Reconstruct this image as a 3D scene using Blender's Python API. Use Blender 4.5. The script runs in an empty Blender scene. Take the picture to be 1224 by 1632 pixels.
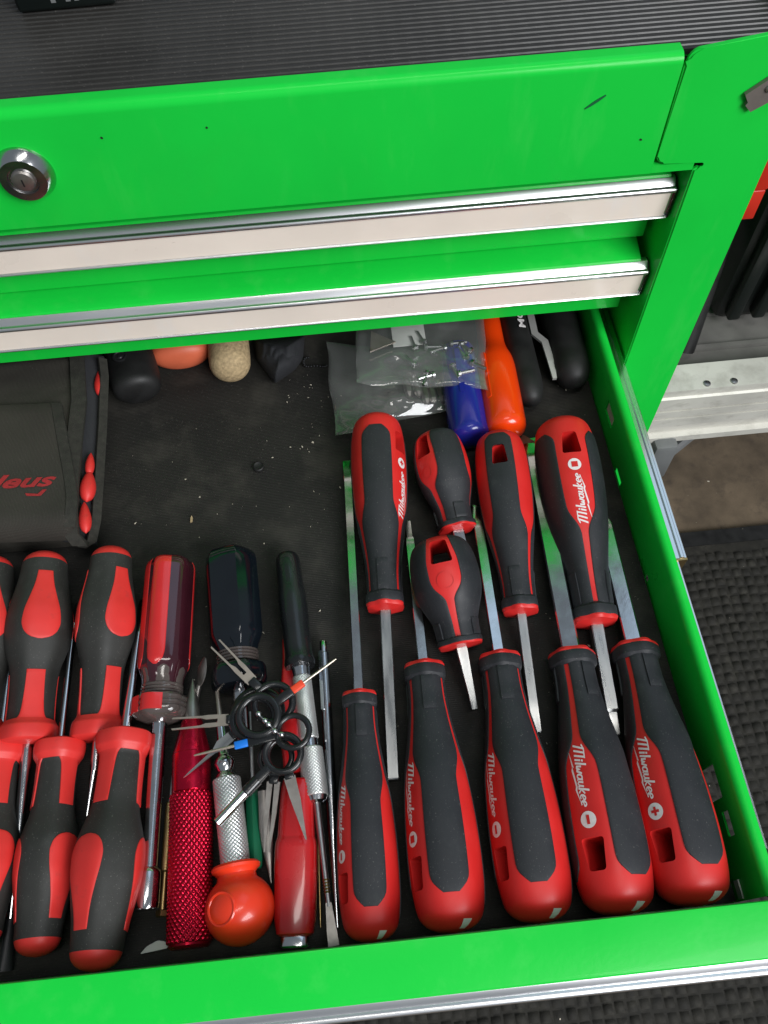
import bpy, bmesh, math, random
import numpy as np
from mathutils import Vector, Matrix, noise
random.seed(7)
PI = math.pi
rad = math.radians
sc = bpy.context.scene
COL = sc.collection

# ------------------------------------------------------------------ camera
CAM = Vector((0.0, 0.0, 0.39))                 # 39 cm above the drawer liner (z = 0)
RX = Vector((0.9951335, -0.0943586, -0.0283860))
RY = Vector((-0.0959499, -0.8623751, -0.4970943))   # image down
RZ = Vector((0.0224257, 0.4973988, -0.8672321))     # view direction
F = 1270.8
cam = bpy.data.cameras.new('camera')
co = bpy.data.objects.new('camera', cam); COL.objects.link(co)
m3 = Matrix((RX, -RY, -RZ)).transposed()
co.matrix_world = Matrix.Translation(CAM) @ m3.to_4x4()
cam.sensor_fit = 'HORIZONTAL'; cam.sensor_width = 36.0
cam.lens = 36.0 * F / 1224.0
cam.clip_start = 0.01; cam.clip_end = 50
sc.camera = co

def ray(x, y):
    return RX * ((x - 612) / F) + RY * ((y - 816) / F) + RZ
def at(x, y, z):
    d = ray(x, y); return CAM + d * ((z - CAM.z) / d.z)
def atY(x, y, Y):
    d = ray(x, y); return CAM + d * ((Y - CAM.y) / d.y)
def pix(P):
    d = Vector(P) - CAM
    w = d.dot(RZ)
    return (612 + F * d.dot(RX) / w, 816 + F * d.dot(RY) / w)

# ------------------------------------------------------------------ world and lamps (a garage, open door behind the viewer)
w = bpy.data.worlds.new('World'); sc.world = w; w.use_nodes = True
bg = w.node_tree.nodes['Background']
bg.inputs[0].default_value = (0.80, 0.90, 1.0, 1); bg.inputs[1].default_value = 0.235

def area(name, loc, target, sx, sy, power, col):
    l = bpy.data.lights.new(name, 'AREA'); l.shape = 'RECTANGLE'; l.size = sx; l.size_y = sy
    l.energy = power; l.color = col
    o = bpy.data.objects.new(name, l); COL.objects.link(o)
    o.location = loc
    o.rotation_euler = (Vector(target) - Vector(loc)).to_track_quat('-Z', 'Y').to_euler()
    return o
area('garage_door_daylight', (1.75, -2.1, 2.1), (0, 0.15, 0), 1.9, 1.7, 150, (0.97, 0.98, 1.0))
area('ceiling_daylight_panel', (1.05, 1.45, 2.5), (0.4, 0.4, 0), 1.4, 1.4, 5.5, (0.58, 0.78, 1.0))
area('ceiling_tube_light', (0.25, -0.2, 2.4), (0.1, 0.15, 0), 1.2, 0.25, 10, (1.0, 0.97, 0.92))
sc.view_settings.view_transform = 'Standard'; sc.view_settings.look = 'None'
sc.view_settings.exposure = 0.0; sc.view_settings.gamma = 1.0
sc.view_settings.use_curve_mapping = False

# ------------------------------------------------------------------ materials
def lin(c):
    return tuple(((v / 255) / 12.92 if v / 255 <= 0.04045 else ((v / 255 + 0.055) / 1.055) ** 2.4) for v in c)
MAT = {}
def mat(name, col, rough=0.5, metal=0.0, var=0.0, vscale=60.0, bump=0.0, bscale=800.0, coat=0.0, trans=0.0, ior=1.45,
        rvar=0.0, dust=0.0, spec=0.5, stretch=None, alpha=1.0):
    m = bpy.data.materials.new(name); m.use_nodes = True; MAT[name] = m
    nt = m.node_tree; N = nt.nodes; Lk = nt.links
    b = N['Principled BSDF']
    b.inputs['Base Color'].default_value = (*col, 1)
    b.inputs['Roughness'].default_value = rough; b.inputs['Metallic'].default_value = metal
    b.inputs['Coat Weight'].default_value = coat; b.inputs['Coat Roughness'].default_value = 0.08
    b.inputs['Transmission Weight'].default_value = trans; b.inputs['IOR'].default_value = ior
    b.inputs['Specular IOR Level'].default_value = spec; b.inputs['Alpha'].default_value = alpha
    tc = N.new('ShaderNodeTexCoord'); src = tc.outputs['Object']
    if stretch:
        mp = N.new('ShaderNodeMapping'); mp.inputs['Scale'].default_value = stretch
        Lk.new(src, mp.inputs['Vector']); src = mp.outputs['Vector']
    colout = None
    if var or rvar:
        n = N.new('ShaderNodeTexNoise'); n.inputs['Scale'].default_value = vscale; n.inputs['Detail'].default_value = 5
        Lk.new(src, n.inputs['Vector'])
        if var:
            mx = N.new('ShaderNodeMix'); mx.data_type = 'RGBA'
            mx.inputs['A'].default_value = (*[v * (1 - var) for v in col], 1)
            mx.inputs['B'].default_value = (*[min(1, v * (1 + var)) for v in col], 1)
            mr = N.new('ShaderNodeMapRange'); mr.inputs['From Min'].default_value = 0.3; mr.inputs['From Max'].default_value = 0.7
            Lk.new(n.outputs['Fac'], mr.inputs['Value']); Lk.new(mr.outputs['Result'], mx.inputs['Factor'])
            colout = mx.outputs['Result']
        if rvar:
            mr = N.new('ShaderNodeMapRange'); mr.inputs['From Min'].default_value = 0.3; mr.inputs['From Max'].default_value = 0.7
            mr.inputs['To Min'].default_value = max(0.02, rough - rvar); mr.inputs['To Max'].default_value = min(1, rough + rvar)
            Lk.new(n.outputs['Fac'], mr.inputs['Value']); Lk.new(mr.outputs['Result'], b.inputs['Roughness'])
    if dust:
        n = N.new('ShaderNodeTexNoise'); n.inputs['Scale'].default_value = 1500; n.inputs['Detail'].default_value = 2
        Lk.new(tc.outputs['Object'], n.inputs['Vector'])
        mr = N.new('ShaderNodeMapRange'); mr.inputs['From Min'].default_value = 0.66; mr.inputs['From Max'].default_value = 0.74
        mr.inputs['To Max'].default_value = dust
        Lk.new(n.outputs['Fac'], mr.inputs['Value'])
        mx = N.new('ShaderNodeMix'); mx.data_type = 'RGBA'
        mx.inputs['A'].default_value = (*col, 1); mx.inputs['B'].default_value = (0.35, 0.33, 0.30, 1)
        if colout: Lk.new(colout, mx.inputs['A'])
        Lk.new(mr.outputs['Result'], mx.inputs['Factor']); colout = mx.outputs['Result']
    if colout: Lk.new(colout, b.inputs['Base Color'])
    if bump:
        n = N.new('ShaderNodeTexNoise'); n.inputs['Scale'].default_value = bscale; n.inputs['Detail'].default_value = 3
        Lk.new(src, n.inputs['Vector'])
        bp = N.new('ShaderNodeBump'); bp.inputs['Strength'].default_value = bump; bp.inputs['Distance'].default_value = 0.0006
        Lk.new(n.outputs['Fac'], bp.inputs['Height']); Lk.new(bp.outputs['Normal'], b.inputs['Normal'])
    return m
GREEN = (0.008, 0.55, 0.048)
mat('green_paint', GREEN, 0.34, var=0.03, vscale=9, bump=0.07, bscale=420, coat=0.06, rvar=0.10, spec=0.20)
def smudge(name, amt, light, sx, sz, thr):
    m = MAT[name]; nt = m.node_tree; N = nt.nodes; Lk = nt.links; b = N['Principled BSDF']
    tc = N.new('ShaderNodeTexCoord'); mp = N.new('ShaderNodeMapping'); mp.inputs['Scale'].default_value = (sx, sx, sz)
    n = N.new('ShaderNodeTexNoise'); n.inputs['Scale'].default_value = 1.0; n.inputs['Detail'].default_value = 6; n.inputs['Roughness'].default_value = 0.62
    Lk.new(tc.outputs['Object'], mp.inputs['Vector']); Lk.new(mp.outputs['Vector'], n.inputs['Vector'])
    mr = N.new('ShaderNodeMapRange'); mr.inputs['From Min'].default_value = thr; mr.inputs['From Max'].default_value = thr + 0.16; mr.inputs['To Max'].default_value = amt
    Lk.new(n.outputs['Fac'], mr.inputs['Value'])
    mx = N.new('ShaderNodeMix'); mx.data_type = 'RGBA'; mx.inputs['B'].default_value = (*light, 1)
    mx.inputs['A'].default_value = b.inputs['Base Color'].default_value
    if b.inputs['Base Color'].links: Lk.new(b.inputs['Base Color'].links[0].from_socket, mx.inputs['A'])
    Lk.new(mr.outputs['Result'], mx.inputs['Factor']); Lk.new(mx.outputs['Result'], b.inputs['Base Color'])
smudge('green_paint', 0.20, (0.07, 0.60, 0.10), 75, 16, 0.54)
smudge('green_paint', 0.22, (0.006, 0.42, 0.038), 12, 9, 0.50)
smudge('green_paint', 0.35, (0.004, 0.30, 0.03), 500, 160, 0.70)
mat('chrome', (0.56, 0.57, 0.59), 0.17, 1.0, rvar=0.06, vscale=120, bump=0.03, bscale=400)
mat('trim_alu', (0.78, 0.78, 0.79), 0.33, 1.0, rvar=0.06, vscale=60, stretch=(0.1, 1, 1))
mat('satin_steel', (0.44, 0.445, 0.44), 0.32, 1.0, rvar=0.1, vscale=200, var=0.08, stretch=(0.15, 1, 1))
mat('zinc_slide', (0.66, 0.68, 0.70), 0.22, 1.0, rvar=0.08, vscale=90, var=0.06, stretch=(1, 0.1, 1))
mat('black_steel', (0.03, 0.03, 0.033), 0.4, 0.6)
mat('insert_vinyl', lin((238, 226, 212)), 0.34, var=0.05, vscale=25, rvar=0.10)
smudge('insert_vinyl', 0.6, (0.30, 0.22, 0.15), 260, 700, 0.68)
smudge('insert_vinyl', 0.5, (0.80, 0.79, 0.76), 30, 10, 0.58)
mat('grip_red', (0.60, 0.020, 0.018), 0.42, var=0.05, vscale=70, bump=0.06, bscale=2500, rvar=0.10)
smudge('grip_red', 0.35, (0.30, 0.020, 0.020), 200, 200, 0.62)
mat('grip_black', (0.017, 0.0185, 0.022), 0.56, var=0.12, vscale=80, bump=0.14, bscale=4000, dust=0.22, rvar=0.10)
smudge('grip_black', 0.5, (0.040, 0.042, 0.045), 90, 90, 0.58)
mat('print_white', (0.72, 0.68, 0.68), 0.5, var=0.06, vscale=900)
mat('soft_red', (0.62, 0.030, 0.026), 0.46, var=0.06, vscale=80, bump=0.06, bscale=2600, rvar=0.06)
mat('soft_black', (0.022, 0.022, 0.020), 0.60, var=0.14, vscale=60, bump=0.12, bscale=3500, dust=0.22, rvar=0.08)
smudge('soft_black', 0.5, (0.045, 0.045, 0.042), 80, 80, 0.56)
smudge('soft_red', 0.45, (0.34, 0.035, 0.03), 160, 160, 0.58)
mat('acetate_dark', (0.036, 0.007, 0.012), 0.10, var=0.2, vscale=40, coat=0.6, rvar=0.05)
mat('acetate_blue', (0.004, 0.006, 0.009), 0.12, coat=0.3, var=0.2, vscale=50, rvar=0.05)
mat('acetate_clear', (0.15, 0.12, 0.11), 0.12, trans=0.5, coat=0.5, bump=0.05, bscale=500)
mat('strip_red', (0.52, 0.018, 0.018), 0.22, coat=0.5, var=0.06, vscale=70)
mat('black_plastic', (0.010, 0.011, 0.012), 0.26, coat=0.2, var=0.15, vscale=60, rvar=0.08)
mat('black_rubber', (0.010, 0.010, 0.010), 0.55, var=0.2, vscale=70, bump=0.12, bscale=1500, rvar=0.1)
mat('mat_foam', (0.016, 0.0145, 0.011), 0.8, var=0.4, vscale=90, bump=0.5, bscale=900, dust=0.1)
mat('anodised_red', (0.52, 0.008, 0.034), 0.25, 0.85, var=0.08, vscale=120, rvar=0.06)
mat('knurl_silver', (0.74, 0.74, 0.73), 0.32, 0.8, var=0.1, vscale=200)
mat('ball_orange', (0.75, 0.040, 0.012), 0.30, coat=0.3, var=0.05, vscale=50, rvar=0.06)
mat('orange_gloss', (0.76, 0.048, 0.003), 0.24, coat=0.4, var=0.04, vscale=50)
mat('blue_gloss', (0.012, 0.016, 0.22), 0.24, coat=0.4, var=0.05, vscale=50)
mat('salmon_plastic', (0.62, 0.13, 0.06), 0.45, var=0.08, vscale=60)
mat('lacquer_red', (0.42, 0.010, 0.012), 0.24, coat=0.5, var=0.08, vscale=60, rvar=0.06)
mat('green_plastic', (0.008, 0.12, 0.055), 0.25, coat=0.3)
mat('lever_steel', (0.55, 0.54, 0.52), 0.5, 0.6)
mat('brass', (0.38, 0.27, 0.12), 0.34, 0.95, var=0.15, vscale=200)
mat('old_steel', (0.30, 0.28, 0.26), 0.38, 0.9, var=0.2, vscale=180)
mat('pin_steel', (0.52, 0.45, 0.38), 0.34, 0.85, var=0.1, vscale=200)
mat('blue_sleeve', (0.01, 0.18, 0.70), 0.4)
mat('orange_sleeve', (0.75, 0.06, 0.02), 0.45)
mat('cork', (0.42, 0.31, 0.17), 0.8, var=0.3, vscale=500, bump=0.6, bscale=900)
mat('white_plastic', (0.60, 0.60, 0.57), 0.4, var=0.05)
mat('pouch_binding', (0.024, 0.023, 0.018), 0.85, var=0.25, vscale=300, bump=0.7, bscale=2200)
mat('print_red', (0.30, 0.018, 0.020), 0.8, var=0.25, vscale=1500)
mat('aluminium', (0.66, 0.64, 0.58), 0.5, 0.25, var=0.12, vscale=14, rvar=0.1)
smudge('aluminium', 0.5, (0.42, 0.40, 0.35), 40, 90, 0.52)
mat('tread_grey', (0.14, 0.135, 0.125), 0.6, var=0.2, vscale=30)
mat('grey_plastic', (0.15, 0.155, 0.155), 0.5, var=0.1, vscale=30)
mat('case_black', (0.006, 0.009, 0.008), 0.4, var=0.25, vscale=14, rvar=0.1)
mat('case_red', (0.50, 0.022, 0.010), 0.4, var=0.06)
mat('rust_brown', (0.16, 0.06, 0.04), 0.5, 0.3, var=0.3, vscale=200)
mat('primer_grey', (0.16, 0.14, 0.125), 0.55, 0.3, var=0.1, vscale=200)
mat('chip_beige', (0.5, 0.45, 0.36), 0.8)
mat('mark_green', (0.004, 0.11, 0.035), 0.5)
mat('drawer_inside', (0.004, 0.20, 0.028), 0.30, var=0.05, vscale=9, coat=0.3)

def fabric(name, col, sx, sy, strength, var=0.3, rough=0.8, dust=0.0):
    """woven / ribbed fine relief from two wave textures"""
    m = mat(name, col, rough, var=var, vscale=18, dust=dust)
    nt = m.node_tree; N = nt.nodes; Lk = nt.links; b = N['Principled BSDF']
    tc = N.new('ShaderNodeTexCoord')
    prev = None
    for ax, s in (('X', sx), ('Y', sy)):
        if not s: continue
        wv = N.new('ShaderNodeTexWave'); wv.bands_direction = ax; wv.inputs['Scale'].default_value = s
        wv.inputs['Distortion'].default_value = 0.8; wv.inputs['Detail'].default_value = 1
        Lk.new(tc.outputs['Object'], wv.inputs['Vector'])
        if prev is None: prev = wv.outputs['Fac']
        else:
            mm = N.new('ShaderNodeMath'); mm.operation = 'ADD'
            Lk.new(prev, mm.inputs[0]); Lk.new(wv.outputs['Fac'], mm.inputs[1]); prev = mm.outputs[0]
    bp = N.new('ShaderNodeBump'); bp.inputs['Strength'].default_value = strength; bp.inputs['Distance'].default_value = 0.0005
    Lk.new(prev, bp.inputs['Height']); Lk.new(bp.outputs['Normal'], b.inputs['Normal'])
    return m
fabric('pouch_fabric', (0.030, 0.027, 0.021), 420, 420, 0.35, var=0.22, rough=0.85, dust=0.1)
fabric('bag_fabric', (0.020, 0.021, 0.024), 500, 500, 0.3)
fabric('liner_rubber', (0.0105, 0.0097, 0.0078), 0, 300, 0.25, var=0.4, rough=0.72, dust=0.15)
smudge('liner_rubber', 0.7, (0.034, 0.031, 0.025), 26, 26, 0.50)
smudge('liner_rubber', 0.6, (0.060, 0.055, 0.044), 150, 150, 0.64)
fabric('mat_rubber', (0.028, 0.027, 0.025), 40, 0, 0.05, var=0.3, rough=0.36, dust=0.25)

def plastic_film(name):
    m = bpy.data.materials.new(name); m.use_nodes = True; MAT[name] = m
    nt = m.node_tree; N = nt.nodes; Lk = nt.links; N.remove(N['Principled BSDF'])
    out = [n for n in N if n.type == 'OUTPUT_MATERIAL'][0]
    tr = N.new('ShaderNodeBsdfTransparent'); tr.inputs[0].default_value = (0.95, 0.955, 0.95, 1)
    gl = N.new('ShaderNodeBsdfGlossy'); gl.inputs['Roughness'].default_value = 0.10; gl.inputs[0].default_value = (0.95, 0.95, 0.95, 1)
    df = N.new('ShaderNodeBsdfDiffuse'); df.inputs[0].default_value = (0.45, 0.46, 0.45, 1)
    lw = N.new('ShaderNodeLayerWeight'); lw.inputs['Blend'].default_value = 0.5
    pw = N.new('ShaderNodeMath'); pw.operation = 'POWER'; pw.inputs[1].default_value = 3.0
    fr = N.new('ShaderNodeMath'); fr.operation = 'MULTIPLY_ADD'; fr.inputs[1].default_value = 0.6; fr.inputs[2].default_value = 0.07
    Lk.new(lw.outputs['Facing'], pw.inputs[0]); Lk.new(pw.outputs[0], fr.inputs[0])
    mx = N.new('ShaderNodeMixShader'); mx2 = N.new('ShaderNodeMixShader')
    Lk.new(fr.outputs[0], mx.inputs[0]); Lk.new(tr.outputs[0], mx.inputs[1]); Lk.new(gl.outputs[0], mx.inputs[2])
    mx2.inputs[0].default_value = 0.12
    Lk.new(mx.outputs[0], mx2.inputs[1]); Lk.new(df.outputs[0], mx2.inputs[2]); Lk.new(mx2.outputs[0], out.inputs[0])
plastic_film('plastic_film')

def concrete():
    m = mat('floor_brown', (0.125, 0.092, 0.060), 0.85, var=0.35, vscale=22, bump=0.4, bscale=300)
concrete()
smudge('floor_brown', 0.6, (0.06, 0.045, 0.033), 40, 40, 0.52)
smudge('mat_foam', 0.6, (0.05, 0.046, 0.036), 60, 60, 0.55)

# ------------------------------------------------------------------ mesh helpers
def tag(o, label=None, cat=None, group=None, kind=None):
    if label: o['label'] = label
    if cat: o['category'] = cat
    if group: o['group'] = group
    if kind: o['kind'] = kind
    return o
def obj(name, verts, faces, m, parent=None, smooth=True, angle=38, M=None):
    me = bpy.data.meshes.new(name)
    me.from_pydata([tuple(v) for v in verts], [], faces)
    me.validate(); me.update()
    bm = bmesh.new(); bm.from_mesh(me); bmesh.ops.recalc_face_normals(bm, faces=bm.faces); bm.to_mesh(me); bm.free()
    return link(name, me, m, parent, smooth, angle, M)
def link(name, me, m, parent=None, smooth=True, angle=38, M=None):
    me.materials.clear(); me.materials.append(MAT[m])
    if smooth:
        me.polygons.foreach_set('use_smooth', [True] * len(me.polygons))
        me.set_sharp_from_angle(angle=rad(angle))
    o = bpy.data.objects.new(name, me); COL.objects.link(o)
    if M is not None: o.matrix_world = M
    if parent: o.parent = parent
    return o
def from_bm(name, bm, m, parent=None, smooth=True, angle=38, M=None):
    bmesh.ops.recalc_face_normals(bm, faces=bm.faces)
    me = bpy.data.meshes.new(name); bm.to_mesh(me); bm.free()
    return link(name, me, m, parent, smooth, angle, M)
def thing(name, label, cat, M=None, group=None):
    o = bpy.data.objects.new(name, None); COL.objects.link(o); o.empty_display_size = 0.01
    if M is not None: o.matrix_world = M
    return tag(o, label, cat, group)
class MB:
    """collects shapes for one mesh"""
    def __init__(s): s.v = []; s.f = []
    def add(s, v, f):
        k = len(s.v); s.v += [tuple(p) for p in v]; s.f += [tuple(i + k for i in q) for q in f]; return s
    def build(s, name, m, parent=None, smooth=True, angle=38, M=None): return obj(name, s.v, s.f, m, parent, smooth, angle, M)
def gridf(nu, nv, wrap=False):
    f = []
    for i in range(nu - 1):
        for j in range(nv if wrap else nv - 1):
            k = (j + 1) % nv
            f.append((i * nv + j, (i + 1) * nv + j, (i + 1) * nv + k, i * nv + k))
    return f
def spl(pts, n):
    """smooth samples through (t, value) pairs, monotone cubic"""
    x = np.array([p[0] for p in pts], float); y = np.array([p[1] for p in pts], float)
    d = np.diff(y) / np.maximum(np.diff(x), 1e-9); mm = np.zeros(len(x))
    mm[0] = d[0]; mm[-1] = d[-1]
    for i in range(1, len(x) - 1): mm[i] = 0 if d[i - 1] * d[i] <= 0 else 2 * d[i - 1] * d[i] / (d[i - 1] + d[i])
    def f(t):
        t = min(max(t, x[0]), x[-1]); i = min(int(np.searchsorted(x, t, 'right')) - 1, len(x) - 2)
        h = x[i + 1] - x[i]; s = (t - x[i]) / h
        return ((2*s**3-3*s*s+1)*y[i] + (s**3-2*s*s+s)*h*mm[i] + (-2*s**3+3*s*s)*y[i+1] + (s**3-s*s)*h*mm[i+1])
    return f
def lathe(prof, n=32, shape=None, cap=True):
    """profile of (x, r) turned about local x"""
    v = []; 
    for x, r in prof:
        for j in range(n):
            a = 2 * PI * j / n; q = r * (shape(a, x) if shape else 1)
            v.append((x, q * math.sin(a), q * math.cos(a)))
    f = gridf(len(prof), n, True)
    if cap:
        f.append(tuple(range(n))); f.append(tuple((len(prof) - 1) * n + j for j in range(n)))
    return v, f
def tube(pts, r, n=10, closed=False, cap=True):
    pts = [Vector(p) for p in pts]; v = []; N = len(pts)
    up = None
    for i, p in enumerate(pts):
        a = pts[(i - 1) % N] if (closed or i > 0) else p; b = pts[(i + 1) % N] if (closed or i < N - 1) else p
        t = (b - a).normalized()
        if up is None:
            up = Vector((0, 0, 1)) if abs(t.z) < 0.9 else Vector((1, 0, 0))
        s = t.cross(up).normalized(); up = s.cross(t).normalized()
        rr = r[i] if isinstance(r, (list, tuple)) else r
        for j in range(n):
            q = 2 * PI * j / n; v.append(p + s * (rr * math.cos(q)) + up * (rr * math.sin(q)))
    f = gridf(N, n, True)
    if closed:
        for j in range(n):
            k = (j + 1) % n; f.append(((N - 1) * n + j, j, k, (N - 1) * n + k))
    elif cap:
        f.append(tuple(range(n))); f.append(tuple((N - 1) * n + j for j in range(n)))
    return v, f
def box(x0, x1, y0, y1, z0, z1):
    v = [(x, y, z) for x in (x0, x1) for y in (y0, y1) for z in (z0, z1)]
    return v, [(0, 1, 3, 2), (4, 6, 7, 5), (0, 4, 5, 1), (2, 3, 7, 6), (0, 2, 6, 4), (1, 5, 7, 3)]
def bevbox(name, x0, x1, y0, y1, z0, z1, bev, m, parent=None, seg=2, M=None):
    bm = bmesh.new(); v, f = box(x0, x1, y0, y1, z0, z1)
    vs = [bm.verts.new(p) for p in v]
    for q in f: bm.faces.new([vs[i] for i in q])
    bmesh.ops.bevel(bm, geom=bm.edges[:], offset=bev, segments=seg, affect='EDGES', profile=0.5)
    return from_bm(name, bm, m, parent, True, 45, M)
def prism(poly, h0, h1, plane='xy'):
    """polygon pushed from h0 to h1 along the third axis"""
    n = len(poly)
    def P(a, b, c):
        return {'xy': (a, b, c), 'xz': (a, c, b), 'yz': (c, a, b)}[plane]
    v = [P(a, b, h0) for a, b in poly] + [P(a, b, h1) for a, b in poly]
    f = [tuple(range(n)), tuple(range(n, 2 * n))] + [(i, (i + 1) % n, n + (i + 1) % n, n + i) for i in range(n)]
    return v, f
def roundpoly(poly, r, seg=4):
    out = []; n = len(poly)
    for i in range(n):
        p = Vector(poly[i]); a = (Vector(poly[i - 1]) - p); b = (Vector(poly[(i + 1) % n]) - p)
        ra = min(r, a.length * 0.45, b.length * 0.45)
        A = p + a.normalized() * ra; B = p + b.normalized() * ra
        for k in range(seg + 1):
            s = k / seg; out.append(tuple((1 - s) ** 2 * A + 2 * s * (1 - s) * p + s * s * B))
    return out
def profile_bar(name, prof, y0, y1, m, parent=None, axis='y', angle=40):
    """closed (a, z) profile pulled along y (or x)"""
    n = len(prof)
    if axis == 'y': v = [(a, y0, z) for a, z in prof] + [(a, y1, z) for a, z in prof]
    else: v = [(y0, a, z) for a, z in prof] + [(y1, a, z) for a, z in prof]
    f = [tuple(range(n)), tuple(range(n, 2 * n))] + [(i, (i + 1) % n, n + (i + 1) % n, n + i) for i in range(n)]
    return obj(name, v, f, m, parent, True, angle)
def boolean(o, cutters, op='DIFFERENCE'):
    for c in cutters:
        md = o.modifiers.new('cut', 'BOOLEAN'); md.operation = op; md.object = c; md.solver = 'EXACT'
    bpy.context.view_layer.update()
    dg = bpy.context.evaluated_depsgraph_get()
    me = bpy.data.meshes.new_from_object(o.evaluated_get(dg))
    o.modifiers.clear(); old = o.data; o.data = me; bpy.data.meshes.remove(old)
    me.set_sharp_from_angle(angle=rad(38))
    for c in cutters: bpy.data.objects.remove(c, do_unlink=True)
    return o
def frame(P0, P1, roll=0.0):
    """local x from P0 to P1, local z up, then rolled about x (degrees)"""
    x = (Vector(P1) - Vector(P0)).normalized(); y = Vector((0, 0, 1)).cross(x).normalized(); z = x.cross(y)
    M = Matrix((x, y, z)).transposed().to_4x4(); M.translation = Vector(P0)
    return M @ Matrix.Rotation(-rad(roll), 4, 'X')
def along(P0, P1, px, py):
    """length from P0 along P0->P1 whose picture lies nearest to a pixel"""
    d = (Vector(P1) - Vector(P0)); L = d.length; d.normalize(); best = (1e9, 0)
    for i in range(-100, 1400):
        s = L * i / 1000; q = pix(Vector(P0) + d * s); e = (q[0] - px) ** 2 + (q[1] - py) ** 2
        if e < best[0]: best = (e, s)
    return best[1]
_txt = {}
def text2d(body, shear=0.0, bold=0.0, sub=2):
    """flat triangles of a word, height of a capital = 1"""
    k = (body, shear, bold, sub)
    if k in _txt: return _txt[k]
    cu = bpy.data.curves.new('t', 'FONT'); cu.body = body; cu.shear = shear; cu.offset = bold; cu.resolution_u = 3
    o = bpy.data.objects.new('t', cu); COL.objects.link(o); bpy.context.view_layer.update()
    me = bpy.data.meshes.new_from_object(o.evaluated_get(bpy.context.evaluated_depsgraph_get()))
    bm = bmesh.new(); bm.from_mesh(me); bmesh.ops.remove_doubles(bm, verts=bm.verts, dist=1e-5)
    bmesh.ops.triangulate(bm, faces=bm.faces)
    if sub: bmesh.ops.subdivide_edges(bm, edges=bm.edges[:], cuts=sub, use_grid_fill=True)
    bm.verts.index_update()
    v = [(p.co.x / 0.69, p.co.y / 0.69) for p in bm.verts]; f = [tuple(q.index for q in g.verts) for g in bm.faces]
    bm.free(); bpy.data.meshes.remove(me); bpy.data.objects.remove(o); bpy.data.curves.remove(cu)
    x0 = min(p[0] for p in v); x1 = max(p[0] for p in v)
    v = [((p[0] - x0) / (x1 - x0), p[1]) for p in v]      # x runs 0..1
    _txt[k] = (v, f); return v, f

# ================================================================== THE CABINET
YP = 0.300        # front plane of posts and lid
XL = 0.1622       # inner edge of the right post
XR = 0.1962
cab = thing('tool_cabinet', 'bright green steel tool cabinet with two closed drawers and a lock', 'cabinet', Matrix.Translation((0, 0.3, 0)))
def cabpart(o):
    o.parent = cab; o.matrix_parent_inverse = Matrix.Translation((0, -0.3, 0)); return o
# right post: one folded plate whose upper corner is cut out round the lid
pts = [(0.1434, 0.1996), (0.1434, 0.1605)]
for k in range(7):
    a = PI + k / 6 * PI / 2; pts.append((0.1434 + 0.0040 + 0.0040 * math.cos(a), 0.1548 + 0.0040 + 0.0040 * math.sin(a)))
for k in range(9):                                    # little relief hole at the end of the slit
    a = PI / 2 - k / 8 * PI * 1.2; pts.append((0.1650 + 0.0019 * math.cos(a), 0.1526 + 0.0019 * math.sin(a)))
pts += [(XL, 0.1500), (XL, -0.25), (XR, -0.25), (XR, 0.2124)]
for k in range(6):
    q = k / 5; pts.append((0.1490 - 0.0050 * math.sin(q * PI / 2), 0.2062 - 0.0052 * (1 - math.cos(q * PI / 2))))
bm = bmesh.new(); v, f = prism(pts, YP - 0.0004, YP + 0.0016, 'xz')
vs = [bm.verts.new(p) for p in v]
for q in f: bm.faces.new([vs[i] for i in q])
ed = [e for e in bm.edges if all(abs(x.co.y - (YP - 0.0004)) < 1e-6 for x in e.verts)]
bmesh.ops.bevel(bm, geom=ed, offset=0.0008, segments=3, affect='EDGES')
cabpart(from_bm('front_post', bm, 'green_paint', None, True, 30))
cabpart(MB().add(*box(XL + 0.0001, XL + 0.0014, YP + 0.0017, YP + 0.10, -0.25, 0.1495)).build('post_return', 'green_paint', None, False))
cabpart(MB().add(*box(XR - 0.0014, XR - 0.0001, YP + 0.0017, YP + 0.45, -0.25, 0.2115)).build('side_panel', 'green_paint', None, False))
# lid front panel with rolled top edge
lz0, lz1 = 0.1500, 0.2040
lp = [(YP, lz0), (YP, lz1 - 0.0040)]
for k in range(1, 9):
    a = PI - k / 8 * PI / 2; lp.append((YP + 0.0040 + 0.0040 * math.cos(a), lz1 - 0.0040 + 0.0040 * math.sin(a)))
lp += [(YP + 0.0085, lz1), (YP + 0.0085, lz1 - 0.005), (YP + 0.0060, lz1 - 0.005), (YP + 0.0060, lz0)]
lid = profile_bar('lid_panel', lp, -0.45, 0.1426, 'green_paint', None, 'x', 30); cabpart(lid)
cabpart(MB().add(*box(0.1427, 0.1618, YP + 0.0001, YP + 0.006, lz0, 0.1538)).build('lid_tab', 'green_paint', None, False))
# dark slot closing the gap behind lid edge and cover
cabpart(MB().add(*box(0.1405, 0.172, YP + 0.0085, YP + 0.0090, 0.1498, 0.198)).build('gap_backing', 'black_steel', None, False))
cabpart(MB().add(*box(-0.45, XR - 0.003, YP + 0.0092, YP + 0.45, 0.1900, 0.1985)).build('top_shelf', 'green_paint', None, False))
cabpart(MB().add(*box(-0.45, XR - 0.003, YP + 0.43, YP + 0.445, -0.25, 0.189)).build('back_panel', 'green_paint', None, False))
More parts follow.
